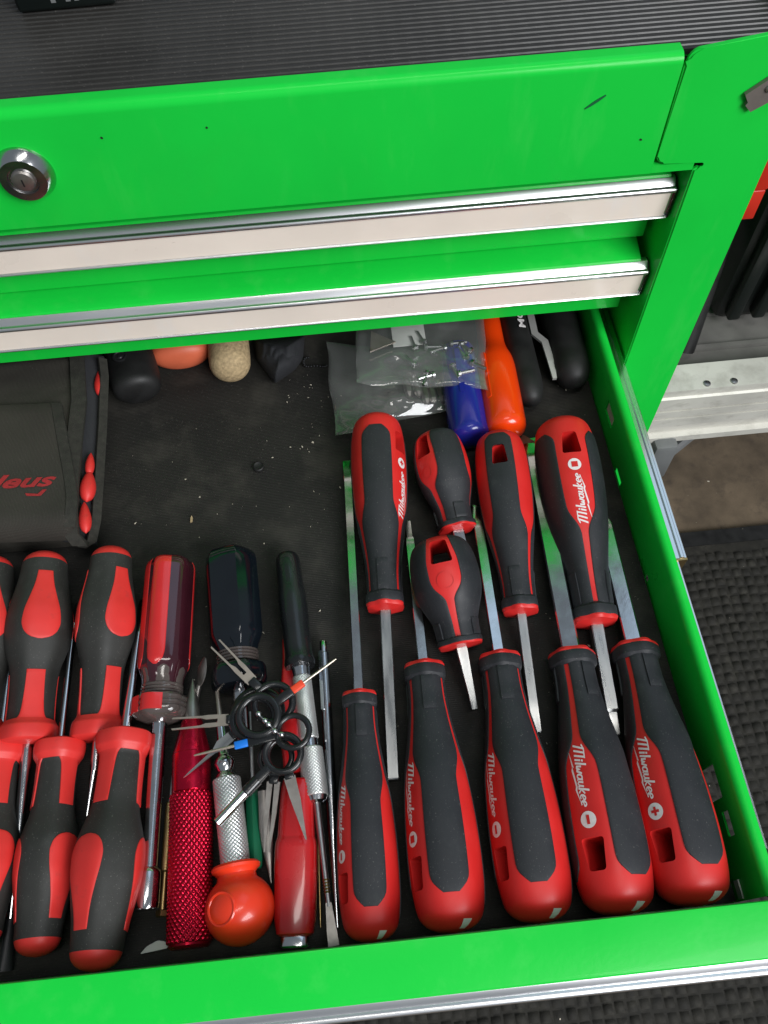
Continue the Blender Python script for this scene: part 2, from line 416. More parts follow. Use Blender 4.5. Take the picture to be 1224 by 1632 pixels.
# touch-up mark and chips on the lid
def strip_on_lid(name, p0, p1, wd, m):
    a = atY(*p0, YP - 0.0003); b = atY(*p1, YP - 0.0003); d = (b - a).normalized(); nrm = Vector((0, -1, 0)).cross(d).normalized()
    vs = []
    for k in range(9):
        s = k / 8; ww = wd * math.sin(PI * min(max(s, 0.06), 0.94)) ** 0.5
        vs.append(a.lerp(b, s) + nrm * ww)
    for k in range(8, -1, -1):
        s = k / 8; ww = wd * math.sin(PI * min(max(s, 0.06), 0.94)) ** 0.5
        vs.append(a.lerp(b, s) - nrm * ww)
    vb = [p + Vector((0, 0.0004, 0)) for p in vs]; n = len(vs)
    f = [tuple(range(n)), tuple(range(n, 2 * n))] + [(i, (i + 1) % n, n + (i + 1) % n, n + i) for i in range(n)]
    cabpart(obj(name, vs + vb, f, m))
strip_on_lid('paint_scuff', (932, 174), (966, 152), 0.0006, 'mark_green')
for p, l in (((160, 219), 4), ((1020, 222), 3), ((328, 203), 3), ((470, 410), 0)):
    if l: strip_on_lid('paint_chip', p, (p[0] + l, p[1] + l * 0.6), 0.0004, 'black_steel')
# grey bracket tab riveted on the corner cover
c = [atY(1186, 148, YP - 0.001), atY(1224, 123, YP - 0.001), atY(1250, 106, YP - 0.001), atY(1254, 137, YP - 0.001), atY(1228, 157, YP - 0.001), atY(1194, 175, YP - 0.001), atY(1186, 165, YP - 0.001), atY(1190, 160, YP - 0.001)]
br = MB().add(*prism([(p.x, p.z) for p in c], YP - 0.0026, YP - 0.0007, 'xz')).build('bracket_tab', 'primer_grey', None, False); cabpart(br)
p = atY(1227, 141, YP - 0.003)
rv = MB().add(*lathe([(0, 0.0018), (0.0008, 0.0016), (0.0013, 0.0008), (0.0014, 0.0001)], 16)).build('rivet', 'satin_steel', None, True, 38, Matrix.Translation((p.x, YP - 0.0026, p.z)) @ Matrix.Rotation(-PI / 2, 4, 'Z')); cabpart(rv)
# lock cylinder
lk = atY(39, 281, YP - 0.002)
LM = Matrix.Translation((lk.x, YP, lk.z)) @ Matrix.Rotation(-PI / 2, 4, 'Z')
lo = MB().add(*lathe([(-0.003, 0.0122), (0.0006, 0.0122), (0.0014, 0.0119), (0.0048, 0.0098), (0.0053, 0.0094), (0.0053, 0.0062), (0.0044, 0.0058), (0.0044, 0.0044)], 48)).build('lock_cylinder', 'chrome', None, True, 30, LM); cabpart(lo)
kb = MB().add(*lathe([(0.0035, 0.0048), (0.0052, 0.0048), (0.0060, 0.0042), (0.0064, 0.0025), (0.0065, 0.0002)], 32)).build('lock_barrel', 'old_steel', None, True, 30, LM); cabpart(kb)
kw = MB().add(*box(0.0060, 0.0067, -0.0003, 0.0003, -0.0016, 0.0016)).build('keyway', 'black_steel', None, False, 30, LM); cabpart(kw)

# drawer fronts (profile in y, z relative to the drawer's own base plane y = 0; top edge z = zt)
def front_profile(zt, zb):
    p = [(0.0100, zt - 0.0006), (0.0096, zt)]
    p += [(0.0086, zt - 0.0001), (-0.0080, zt - 0.0042), (-0.0092, zt - 0.0047), (-0.0098, zt - 0.0055), (-0.0098, zt - 0.0066), (-0.0090, zt - 0.0076)]
    p += [(-0.0060, zt - 0.0100), (-0.0060, zt - 0.0300), (-0.0030, zt - 0.0330), (0.0, zt - 0.0345), (0.0, zb), (0.0100, zb)]
    return p
def pull_profile(zt):
    """aluminium channel that holds the label insert; (y, z)"""
    z = zt - 0.0062
    p = [(-0.0090, z + 0.0006), (-0.0101, z + 0.0002), (-0.0126, z - 0.0026), (-0.0131, z - 0.0024), (-0.0139, z - 0.0022), (-0.0148, z - 0.0026), (-0.0153, z - 0.0034), (-0.0152, z - 0.0043), (-0.0145, z - 0.0050),
         (-0.0133, z - 0.0052), (-0.0124, z - 0.0192), (-0.0134, z - 0.0194), (-0.0139, z - 0.0199), (-0.0137, z - 0.0206), (-0.0128, z - 0.0209), (-0.0062, z - 0.0209), (-0.0062, z - 0.0002)]
    return p
def insert_profile(zt):
    z = zt - 0.0062
    return [(-0.0139, z - 0.0052), (-0.0131, z - 0.0191), (-0.0122, z - 0.0191), (-0.0130, z - 0.0052)]
def shift(p, dy): return [(a + dy, b) for a, b in p]
DY = 0.3205
PITCH = 0.0515
for k, (zb, xe) in enumerate(((0.0952, 0.1585), (0.0437, 0.1570))):
    zt = 0.0413 + PITCH * (2 - k)
    d = profile_bar('drawer_front', shift(front_profile(zt, zb), DY), -0.45, xe, 'green_paint', None, 'x', 26); cabpart(d)
    if k == 0: d['label'] = 'upper closed drawer front under the lid'
    else: d['label'] = 'lower closed drawer front above the open drawer'
    pl = profile_bar('pull_trim', shift(pull_profile(zt), DY), -0.45, 0.1605, 'trim_alu', d, 'x', 60)
    ins = profile_bar('label_insert', shift(insert_profile(zt), DY), -0.45, 0.1590, 'insert_vinyl', d, 'x', 30)
    ec = MB().add(*prism(shift([(-0.0100, zt - 0.0066), (-0.0146, zt - 0.0100), (-0.0135, zt - 0.0266), (-0.0064, zt - 0.0268), (-0.0064, zt - 0.0066)], DY), 0.1606, 0.1616, 'yz')).build('end_cap', 'black_plastic', d, False)
    bt = MB().add(*box(-0.45, xe, DY + 0.0102, DY + 0.40, zb + 0.0005, zb + 0.0017)).build('drawer_bottom', 'drawer_inside', d, False)
    bw = MB().add(*box(xe - 0.002, xe, DY + 0.0102, DY + 0.40, zb + 0.002, zt - 0.004)).build('drawer_side', 'green_paint', d, False)

# ================================================================== THE OPEN DRAWER
XW = 0.1456
ZT = 0.0405
dr = thing('open_drawer', 'open green steel drawer full of screwdrivers, pulled out of the cabinet', 'drawer', Matrix.Identity(4))
profile_bar('drawer_front', front_profile(ZT, -0.010), -0.45, 0.1600, 'green_paint', dr, 'x', 26)
pl = profile_bar('pull_trim', pull_profile(ZT), -0.45, 0.1640, 'trim_alu', dr, 'x', 60)
profile_bar('label_insert', insert_profile(ZT), -0.45, 0.1620, 'insert_vinyl', pl, 'x', 30)
# side wall with rolled top, slots cut through
wp = [(XW, -0.009), (XW, 0.0290)]
for k in range(1, 10):
    a = PI - k / 9 * PI; wp.append((XW + 0.0030 + 0.0030 * math.cos(a), 0.0290 + 0.0030 * math.sin(a)))
wp += [(XW + 0.0060, 0.018), (XW + 0.0050, 0.018), (XW + 0.0050, 0.0285), (XW + 0.0010, 0.0290), (XW + 0.0010, -0.009)]
side = profile_bar('side_wall', wp, 0.0118, 0.40, 'green_paint', dr, 'y', 30)
cuts = []
def slot(px0, px1, z0, z1):
    y0 = sorted((px0, px1)); cuts.append(MB().add(*box(XW - 0.003, XW + 0.0030, y0[0], y0[1], z0, z1)).build('c', 'green_paint', None, False))
def wally(px, py):
    d = ray(px, py); return CAM + d * ((XW - CAM.x) / d.x)
for a, b, z0, z1 in (((1128, 1222), (1148, 1272), -0.002, 0.0150), ((1160, 1290), (1172, 1330), 0.0090, 0.0165), ((966, 648), (976, 676), 0.010, 0.019), ((978, 752), (986, 778), -0.004, 0.0022), ((1028, 918), (1032, 926), -0.004, 0.002)):
    slot(wally(*a).y, wally(*b).y, z0, z1)
boolean(side, cuts)
p = wally(1172, 1425)
MB().add(*box(XW - 0.0009, XW - 0.0002, 0.0125, 0.0200, 0.002, 0.007)).build('tape_scrap', 'white_plastic', dr, False)
MB().add(*box(-0.45, XW - 0.0005, 0.0116, 0.40, -0.0095, -0.0045)).build('drawer_floor', 'green_paint', dr, False)
MB().add(*box(-0.45, XW - 0.0005, 0.3985, 0.40, -0.004, 0.030)).build('rear_wall', 'green_paint', dr, False)
# telescopic slide: inner member on the drawer, outer member from the cabinet
def slide_profile(x0, x1, zt, zb):
    m = (x0 + x1) / 2; wd = x1 - x0
    return [(x0, zb), (x0, zt - 0.0008), (x0 + 0.0008, zt), (x0 + wd * 0.30, zt), (x0 + wd * 0.36, zt - 0.0013), (x0 + wd * 0.55, zt - 0.0013), (x0 + wd * 0.62, zt - 0.0003), (x1 - 0.0022, zt - 0.0003), (x1 - 0.0016, zt - 0.0012), (x1 - 0.0006, zt - 0.0012), (x1, zt - 0.0020), (x1, zb)]
profile_bar('inner_slide', slide_profile(XW + 0.0062, XW + 0.0112, 0.0215, 0.001), 0.030, 0.42, 'zinc_slide', dr, 'y', 30)
cabpart(profile_bar('slide_rail', slide_profile(XW + 0.0063, XW + 0.0156, 0.0222, -0.004), 0.1680, 0.60, 'zinc_slide', None, 'y', 30))
cabpart(MB().add(*box(XW + 0.0068, XW + 0.0152, 0.1666, 0.1678, -0.003, 0.0212)).build('rail_end_stop', 'brass', None, False))
# liner: real sheet
nx, ny = 60, 46
lv = []
for i in range(nx):
    for j in range(ny):
        x = -0.45 + (XW - 0.0012 + 0.45) * i / (nx - 1); y = 0.0118 + 0.384 * j / (ny - 1)
        lv.append((x, y, -0.0004 + 0.0004 * noise.noise(Vector((x * 30, y * 30, 0)))))
lf = gridf(nx, ny); k = len(lv)
lv += [(x, y, -0.0040) for x, y, z in lv]; lf += [tuple(i + k for i in q) for q in gridf(nx, ny)]
tag(obj('drawer_liner', lv, lf, 'liner_rubber'), 'black ribbed rubber liner covering the floor of the open drawer', 'drawer liner')

# ================================================================== TOP MAT, CASE ON IT
ribs = MB(); ym = YP + 0.0088
rp = [(ym, 0.1987)]; y = ym
rp.append((ym, 0.2010)); y = ym + 0.0022
while y < 0.52:
    rp += [(y, 0.2010), (y + 0.0004, 0.2015), (y + 0.0013, 0.2015), (y + 0.0017, 0.2010)]; y += 0.0035
rp += [(0.525, 0.2010), (0.525, 0.1987)]
tmat = profile_bar('ribbed_mat', rp, -0.45, 0.1905, 'mat_rubber', None, 'x', 30)
tag(tmat, 'black ribbed rubber mat on top of the green cabinet', 'mat')
a = at(30, 24, 0.202); b = at(187, 8, 0.202)
cs = thing('tool_case', 'dark grey plastic case standing on the ribbed mat, cut off by the top edge', 'case', Matrix.Translation((a.x, a.y, 0.2019)))
ang = math.atan2(b.y - a.y, b.x - a.x)
CM = Matrix.Rotation(ang, 4, 'Z'); Lc = (b - a).length
body = bevbox('case_body', 0, Lc, 0, 0.06, 0, 0.05, 0.002, 'case_black', cs, M=CM)
tv, tf = text2d('TINC', 0, 0.02, 0)
MB().add([(0.012 + q[0] * 0.034, -0.0004, 0.004 + q[1] * 0.010) for q in tv], tf).build('embossed_lettering', 'grey_plastic', cs, False, 38, CM)

# ================================================================== BACKGROUND RIGHT: FLOOR, MAT, PLATFORM, CASE
ZF = -0.60
tag(MB().add(*box(-4, 4, -4, 4, ZF - 0.05, ZF)).build('floor', 'floor_brown', None, False), kind='structure')
fm = thing('floor_mat', 'black rubber floor mat with square bumps beneath the open drawer', 'floor mat', Matrix.Translation((0.2, 0.2, ZF)))
MB().add(*box(-1.2, 0.9, -0.9, 0.283, 0.001, 0.008)).build('mat_base', 'mat_foam', fm, False)
MB().add(*prism([(-1.2, 0.2835), (0.9, 0.2835), (0.9, 0.262), (-1.2, 0.262)], 0.0085, 0.010)).build('mat_border', 'black_rubber', fm, False)
pads = MB(); rnd = random.Random(3)
for i in range(-34, 40):
    for j in range(-46, 20):
        x = i * 0.0130 + 0.0010 * math.sin(j * 0.9); y = j * 0.0128 + 0.0010 * math.sin(i * 0.7)
        if not (-0.42 < x < 0.5 and y < 0.25): continue
        if x < -0.02 and y > -0.13: continue
        a = 0.0060 * rnd.uniform(0.85, 1.06); b = 0.0058 * rnd.uniform(0.85, 1.06); h = 0.0105 + rnd.uniform(-0.0014, 0.0012)
        x += rnd.uniform(-0.0008, 0.0008); y += rnd.uniform(-0.0008, 0.0008)
        v = [(x + sx * a, y + sy * b, 0.0075) for sx, sy in ((-1, -1), (1, -1), (1, 1), (-1, 1))]
        v += [(x + sx * a * 0.62, y + sy * b * 0.62, h + rnd.uniform(-0.0006, 0.0006)) for sx, sy in ((-1, -1), (1, -1), (1, 1), (-1, 1))]
        pads.add(v, [(4, 5, 6, 7)] + [(k, (k + 1) % 4, 4 + (k + 1) % 4, 4 + k) for k in range(4)])
o = pads.build('mat_bumps', 'mat_foam', fm, True, 120); o['kind'] = 'stuff'
# debris on the floor mat and the drawer liner
def debris(name, n, gen, m, label, cat):
    d = MB(); r = random.Random(11)
    for _ in range(n):
        p, s = gen(r)
        q = [Vector((r.uniform(-1, 1), r.uniform(-1, 1), r.uniform(-0.5, 0.5))) * s for _ in range(4)]
        d.add([p + c for c in q], [(0, 1, 2), (0, 2, 3), (0, 3, 1), (1, 3, 2)])
    tag(d.build(name, m, None, False), label, cat, kind='stuff')
debris('floor_crumbs', 90, lambda r: (Vector((r.uniform(0.02, 0.62), r.uniform(-0.25, 0.62), ZF + 0.0135)), r.choice((0.0008, 0.001, 0.0018))), 'chip_beige', 'pale crumbs scattered over the black floor mat', 'debris')
def gl(r):
    if r.random() < 0.14: p = at(r.gauss(490, 22), r.uniform(590, 790), 0.0004)
    else: p = Vector((r.uniform(-0.14, 0.14), r.uniform(0.05, 0.31), 0.0004))
    return p, r.choice((0.0003, 0.0004, 0.0004, 0.0006, 0.0009))
debris('liner_crumbs', 230, gl, 'chip_beige', 'tiny pale crumbs and dust on the drawer liner', 'debris')
for px, nm, lb, s, m in (((305, 827), 'wood_splinter', 'tiny tan wood splinter lying alone on the drawer liner', 0.0022, 'cork'), ((412, 744), 'rubber_plug', 'small round black plug lying on the drawer liner', 0.0032, 'black_rubber')):
    p = at(*px, 0.001)
    if nm == 'wood_splinter':
        o = MB().add(*prism([(-0.0006, -s), (0.0005, -s * 0.8), (0.0007, s * 0.3), (0.0001, s), (-0.0005, s * 0.4)], 0, 0.0008)).build(nm, m, None, False, M=Matrix.Translation((p.x, p.y, 0.0003)))
    else:
        o = MB().add(*[(lambda q: ([(b, c, a) for a, b, c in q[0]], q[1]))(lathe([(0, s), (0.0012, s), (0.0017, s * 0.85), (0.0012, s * 0.6)], 24))][0]).build(nm, m, None, True, M=Matrix.Translation((p.x, p.y, 0.0003)))
    tag(o, lb, 'debris')

# aluminium platform step
ZP = -0.28
pf = thing('step_platform', 'aluminium step platform with grooved edge standing right of the cabinet', 'step stool', Matrix.Translation((0.45, 0.50, ZF)))
zo = -ZF
Yp = 0.508 - 0.50
gp = [(0.02, zo + ZP + 0.002), (0.0, zo + ZP), (-0.012, zo + ZP - 0.001), (-0.0125, zo + ZP - 0.010), (-0.0150, zo + ZP - 0.0115), (-0.0150, zo + ZP - 0.030), (-0.0105, zo + ZP - 0.0302), (-0.0105, zo + ZP - 0.0332), (-0.0150, zo + ZP - 0.0334),
      (-0.0150, zo + ZP - 0.044), (-0.0105, zo + ZP - 0.0442), (-0.0105, zo + ZP - 0.0472), (-0.0150, zo + ZP - 0.0474), (-0.0150, zo + ZP - 0.060), (-0.0100, zo + ZP - 0.062), (-0.0100, zo + ZP - 0.078), (-0.0165, zo + ZP - 0.080), (-0.0165, zo + ZP - 0.089), (-0.004, zo + ZP - 0.090), (0.02, zo + ZP - 0.090)]
profile_bar('front_rail', [(a + Yp, z) for a, z in gp], -0.155, 0.30, 'aluminium', pf, 'x', 25)
MB().add(*box(-0.155, 0.30, Yp + 0.021, 0.36, zo + ZP - 0.035, zo + ZP - 0.022)).build('tread', 'tread_grey', pf, False)
for k in range(3):
    yy = Yp + 0.055 + k * 0.05
    MB().add(*box(-0.155, 0.30, yy, yy + 0.006, zo + ZP - 0.0215, zo + ZP - 0.017)).build('tread_rib', 'tread_grey', pf, False)
for px in ((1124, 603), (1167, 599)):
    p = at(*px, ZP); q = p - Vector((0.45, 0.50, ZF))
    MB().add(*[(lambda t: ([(b, c, a) for a, b, c in t[0]], t[1]))(lathe([(0, 0.004), (0.0012, 0.0036), (0.0018, 0.002), (0.0019, 0.0002)], 16))][0]).build('rivet', 'satin_steel', pf, True, 38, Matrix.Translation((q.x, Yp - 0.006, zo + ZP - 0.0006)))
bevbox('corner_bracket', -0.118, -0.090, Yp - 0.030, Yp + 0.02, zo + ZP - 0.15, zo + ZP - 0.082, 0.006, 'grey_plastic', pf)
v, f = tube([(-0.10, Yp - 0.005, zo + ZP - 0.17), (0.06, Yp + 0.08, zo + ZP - 0.10)], 0.006, 8)
MB().add(v, f).build('brace', 'grey_plastic', pf, True)
for sx in (-0.10, 0.27):
    MB().add(*tube([(sx, Yp + 0.0, zo + ZP - 0.10), (sx, Yp - 0.01, 0.0)], 0.012, 12)).build('leg', 'grey_plastic', pf, True)
# black case with vertical ribs standing on the platform
bc = thing('ribbed_case', 'large black plastic case with vertical ribs standing on the aluminium platform', 'case', Matrix.Translation((0.44, 0.60, ZP - 0.017)))
bevbox('case_body', -0.03, 0.30, 0.0, 0.25, 0.0, 0.50, 0.012, 'case_black', bc)
for k in range(5):
    bevbox('rib', -0.020 + k * 0.028, -0.006 + k * 0.028, -0.012, 0.002, 0.012, 0.47, 0.003, 'case_black', bc)
v, f = tube([(-0.075, -0.04, 0.004), (-0.045, 0.03, 0.13), (-0.04, 0.05, 0.40)], 0.012, 10)
tag(MB().add(v, f).build('rubber_hose', 'black_rubber', None, True, M=Matrix.Translation((0.44, 0.60, ZP - 0.017))), 'dark rubber hose hanging down beside the ribbed black case', 'hose')
rb = thing('red_box', 'red plastic box edge peeking out behind the green cabinet post', 'box', Matrix.Translation((0.1968, 0.3135, 0.1060)))
bevbox('box_body', 0.0, 0.0142, 0.0, 0.12, 0.0, 0.0175, 0.0008, 'case_red', rb)
bevbox('box_lid', 0.0, 0.0146, -0.0004, 0.12, 0.0180, 0.10, 0.0008, 'case_red', rb)


# ================================================================== TOOLS
# ---- family 1: red and black cushion-grip screwdrivers with a white logo
MPROF = spl([(0, 0.0), (0.006, 0.34), (0.016, 0.56), (0.032, 0.73), (0.052, 0.845), (0.075, 0.90), (0.11, 0.945), (0.17, 0.985), (0.26, 1.0), (0.36, 0.985), (0.46, 0.94), (0.545, 0.875), (0.62, 0.79),
             (0.70, 0.69), (0.78, 0.605), (0.86, 0.555), (0.93, 0.55), (1.0, 0.55)], 0)
SPROF = spl([(0, 0.0), (0.012, 0.36), (0.03, 0.58), (0.06, 0.74), (0.10, 0.84), (0.16, 0.915), (0.26, 0.98), (0.36, 1.0), (0.46, 0.985), (0.56, 0.92), (0.66, 0.80), (0.75, 0.68), (0.83, 0.61), (0.92, 0.60), (1.0, 0.60)], 0)
MWID = spl([(0.112, 11), (0.125, 18), (0.16, 30), (0.185, 31.5), (0.44, 32), (0.505, 33), (0.53, 36), (0.60, 50.5), (0.625, 53), (0.93, 53.5)], 0)
SWID = spl([(0.02, 20), (0.035, 30), (0.06, 35), (0.12, 36), (0.3, 33), (0.43, 33), (0.50, 36), (0.60, 50), (0.63, 52.5), (0.93, 53)], 0)
def xsec(a, t, amt=0.010):
    return 1 - amt * math.cos(6 * a) * min(1, t / 0.15)
TS_BUTT = [0.0005, 0.002, 0.006, 0.011, 0.018, 0.026, 0.036, 0.048, 0.06, 0.072, 0.085, 0.10, 0.12, 0.14]
def ts(t0, t1, n): return [t0 + (t1 - t0) * i / n for i in range(n + 1)]

def conform(S, L, pts, faces, name, m, parent, off):
    """flat (x, arc) points laid on the handle surface"""
    v = []
    for x, arc, th in pts:
        r0 = Vector(S(x / L, th, 0)); rr = math.hypot(r0.y, r0.z)
        v.append(S(x / L, th + arc / rr, off))
    return obj(name, v, faces, m, parent, True, 60)

def patch(S, t0, t1, wid, thc, lift, n, m, name, parent, nth=14, sink=0.0007):
    """raised panel bounded by a half-width curve; edges rounded down into the body"""
    rows = [t0 + (t1 - t0) * i / n for i in range(n + 1)]
    v = []; e = 0.006
    rr = [(rows[0], -sink)] + [(rows[0] + (t1 - t0) * 0.004, lift * 0.7)] + [(t, lift) for t in rows[1:-1]] + [(rows[-1] - (t1 - t0) * 0.004, lift * 0.7)] + [(rows[-1], -sink)]
    for t, o in rr:
        wd = rad(wid(t))
        us = [-1, -0.985] + [-0.95 + 1.90 * k / nth for k in range(nth + 1)] + [0.985, 1]
        for u in us:
            oo = -sink if (abs(u) == 1 or o < 0) else (min(o, lift * 0.72) if abs(u) == 0.985 else o)
            v.append(S(t, thc + wd * u, oo))
    nv = nth + 5
    f = gridf(len(rr), nv)
    k = len(v)
    for t, o in (rr[0], rr[-1]): pass
    # closed underside
    for t, o in rr:
        wd = rad(wid(t))
        for u in [-1, -0.985] + [-0.95 + 1.90 * q / nth for q in range(nth + 1)] + [0.985, 1]:
            v.append(S(t, thc + wd * u, -sink - 0.0003))
    f += [tuple(k + i for i in q) for q in gridf(len(rr), nv)]
    N = len(rr)
    rim = [(i, 0) for i in range(N)] + [(N - 1, j) for j in range(1, nv)] + [(i, nv - 1) for i in range(N - 2, -1, -1)] + [(0, j) for j in range(nv - 2, 0, -1)]
    for a, b in zip(rim, rim[1:] + rim[:1]):
        ia, ib = a[0] * nv + a[1], b[0] * nv + b[1]
        f.append((ia, ib, k + ib, k + ia))
    return obj(name, v, f, m, parent, True, 50)

def bolt_poly(L0):
    """lightning underline below the word; unit word length"""
    return [(0.02, -0.62), (0.36, -0.20), (0.33, -0.36), (0.68, -0.08), (0.66, -0.24), (0.98, 0.06), (0.72, -0.34), (0.74, -0.19), (0.39, -0.49), (0.42, -0.33)]
def script_word():
    """the brand word drawn as heavy slanted pen strokes; x 0..1, capital height 1"""
    def arc(cx, cy, rx, ry, a0, a1, n=9): return [(cx + rx * math.cos(rad(a0 + (a1 - a0) * k / n)), cy + ry * math.sin(rad(a0 + (a1 - a0) * k / n))) for k in range(n + 1)]
    E_ = [(0.03, 0.24), (0.22, 0.30)] + arc(0.14, 0.28, 0.12, 0.24, 10, 300, 12)
    A_ = arc(0.13, 0.26, 0.12, 0.24, 40, 330, 12); A2 = [(0.26, 0.50), (0.25, 0.10), (0.32, 0.02)]
    let = [(0.74, [[(0.0, -0.02), (0.10, 0.96)], [(0.27, 0.0), (0.33, 0.96)], [(0.54, 0.0), (0.56, 0.94), ], [(-0.10, 0.80), (0.10, 0.97), (0.60, 0.97)]]),
           (0.17, [[(0.03, 0.0), (0.03, 0.50)], [(0.03, 0.64), (0.035, 0.74)]]),
           (0.17, [[(0.05, 0.0), (0.05, 1.0)]]),
           (0.46, [[(0.02, 0.50), (0.05, 0.06), (0.12, 0.02), (0.20, 0.40), (0.23, 0.06), (0.30, 0.02), (0.38, 0.50)]]),
           (0.36, [A_, A2]),
           (0.36, [[(0.04, 0.50), (0.04, 0.10), (0.12, 0.0), (0.24, 0.12), (0.25, 0.50)], [(0.25, 0.14), (0.31, 0.02)]]),
           (0.34, [[(0.04, 0.0), (0.05, 0.95)], [(0.24, 0.52), (0.07, 0.24), (0.26, 0.0)]]),
           (0.31, [E_]), (0.28, [E_])]
    tot = sum(a for a, b in let); x = 0.0; v = []; f = []
    hw = 0.054
    for adv, st in let:
        for pl in st:
            P = [Vector((x + p[0] + 0.16 * (p[1] - 0.3), p[1])) for p in pl]
            Q = []
            for a, b in zip(P, P[1:]):
                n = max(1, int((b - a).length / 0.25)); Q += [a.lerp(b, k / n) for k in range(n)]
            Q.append(P[-1]); k0 = len(v)
            for i, p in enumerate(Q):
                d = (Q[min(i + 1, len(Q) - 1)] - Q[max(i - 1, 0)]).normalized(); nr = Vector((-d.y, d.x))
                if i == 0: p = p - d * hw * 0.6
                if i == len(Q) - 1: p = p + d * hw * 0.6
                v += [tuple(p + nr * hw), tuple(p - nr * hw)]
            f += [(k0 + 2 * i, k0 + 2 * i + 1, k0 + 2 * i + 3, k0 + 2 * i + 2) for i in range(len(Q) - 1)]
        x += adv
    return [(p[0] / tot, p[1]) for p in v], f

def shaft_square(L0, L1, w, tipkind, bev=0.15):
    h = w / 2; c = h * (1 - bev)
    sec = [(-c, -h), (c, -h), (h, -c), (h, c), (c, h), (-c, h), (-h, c), (-h, -c)]
    xs = [(L0, 1, 1), (L1 - 0.016, 1, 1)]
    if tipkind == 'flat': xs += [(L1 - 0.012, 1.0, 0.9), (L1 - 0.002, 1.02, 0.28), (L1, 1.0, 0.24)]
    elif tipkind == 'blunt': xs += [(L1 - 0.0006, 1, 1), (L1, 0.9, 0.9)]
    elif tipkind == 'awl': xs = [(L0, 1, 1), (L0 + 0.004, 1, 1), (L1 - 0.008, 0.62, 0.5), (L1 - 0.001, 0.55, 0.22), (L1, 0.5, 0.18)]
    elif tipkind == 'square': xs += [(L1 - 0.012, 0.97, 0.97), (L1 - 0.0105, 0.72, 0.72), (L1 - 0.0005, 0.66, 0.66), (L1, 0.6, 0.6)]
    else: xs += [(L1 - 0.010, 1, 1), (L1 - 0.001, 0.35, 0.35), (L1, 0.22, 0.22)]
    v = []
    for x, a, b in xs: v += [(x, p * a, q * b) for p, q in sec]
    f = gridf(len(xs), 8, True) + [tuple(range(8)), tuple((len(xs) - 1) * 8 + j for j in range(8))]
    return v, f

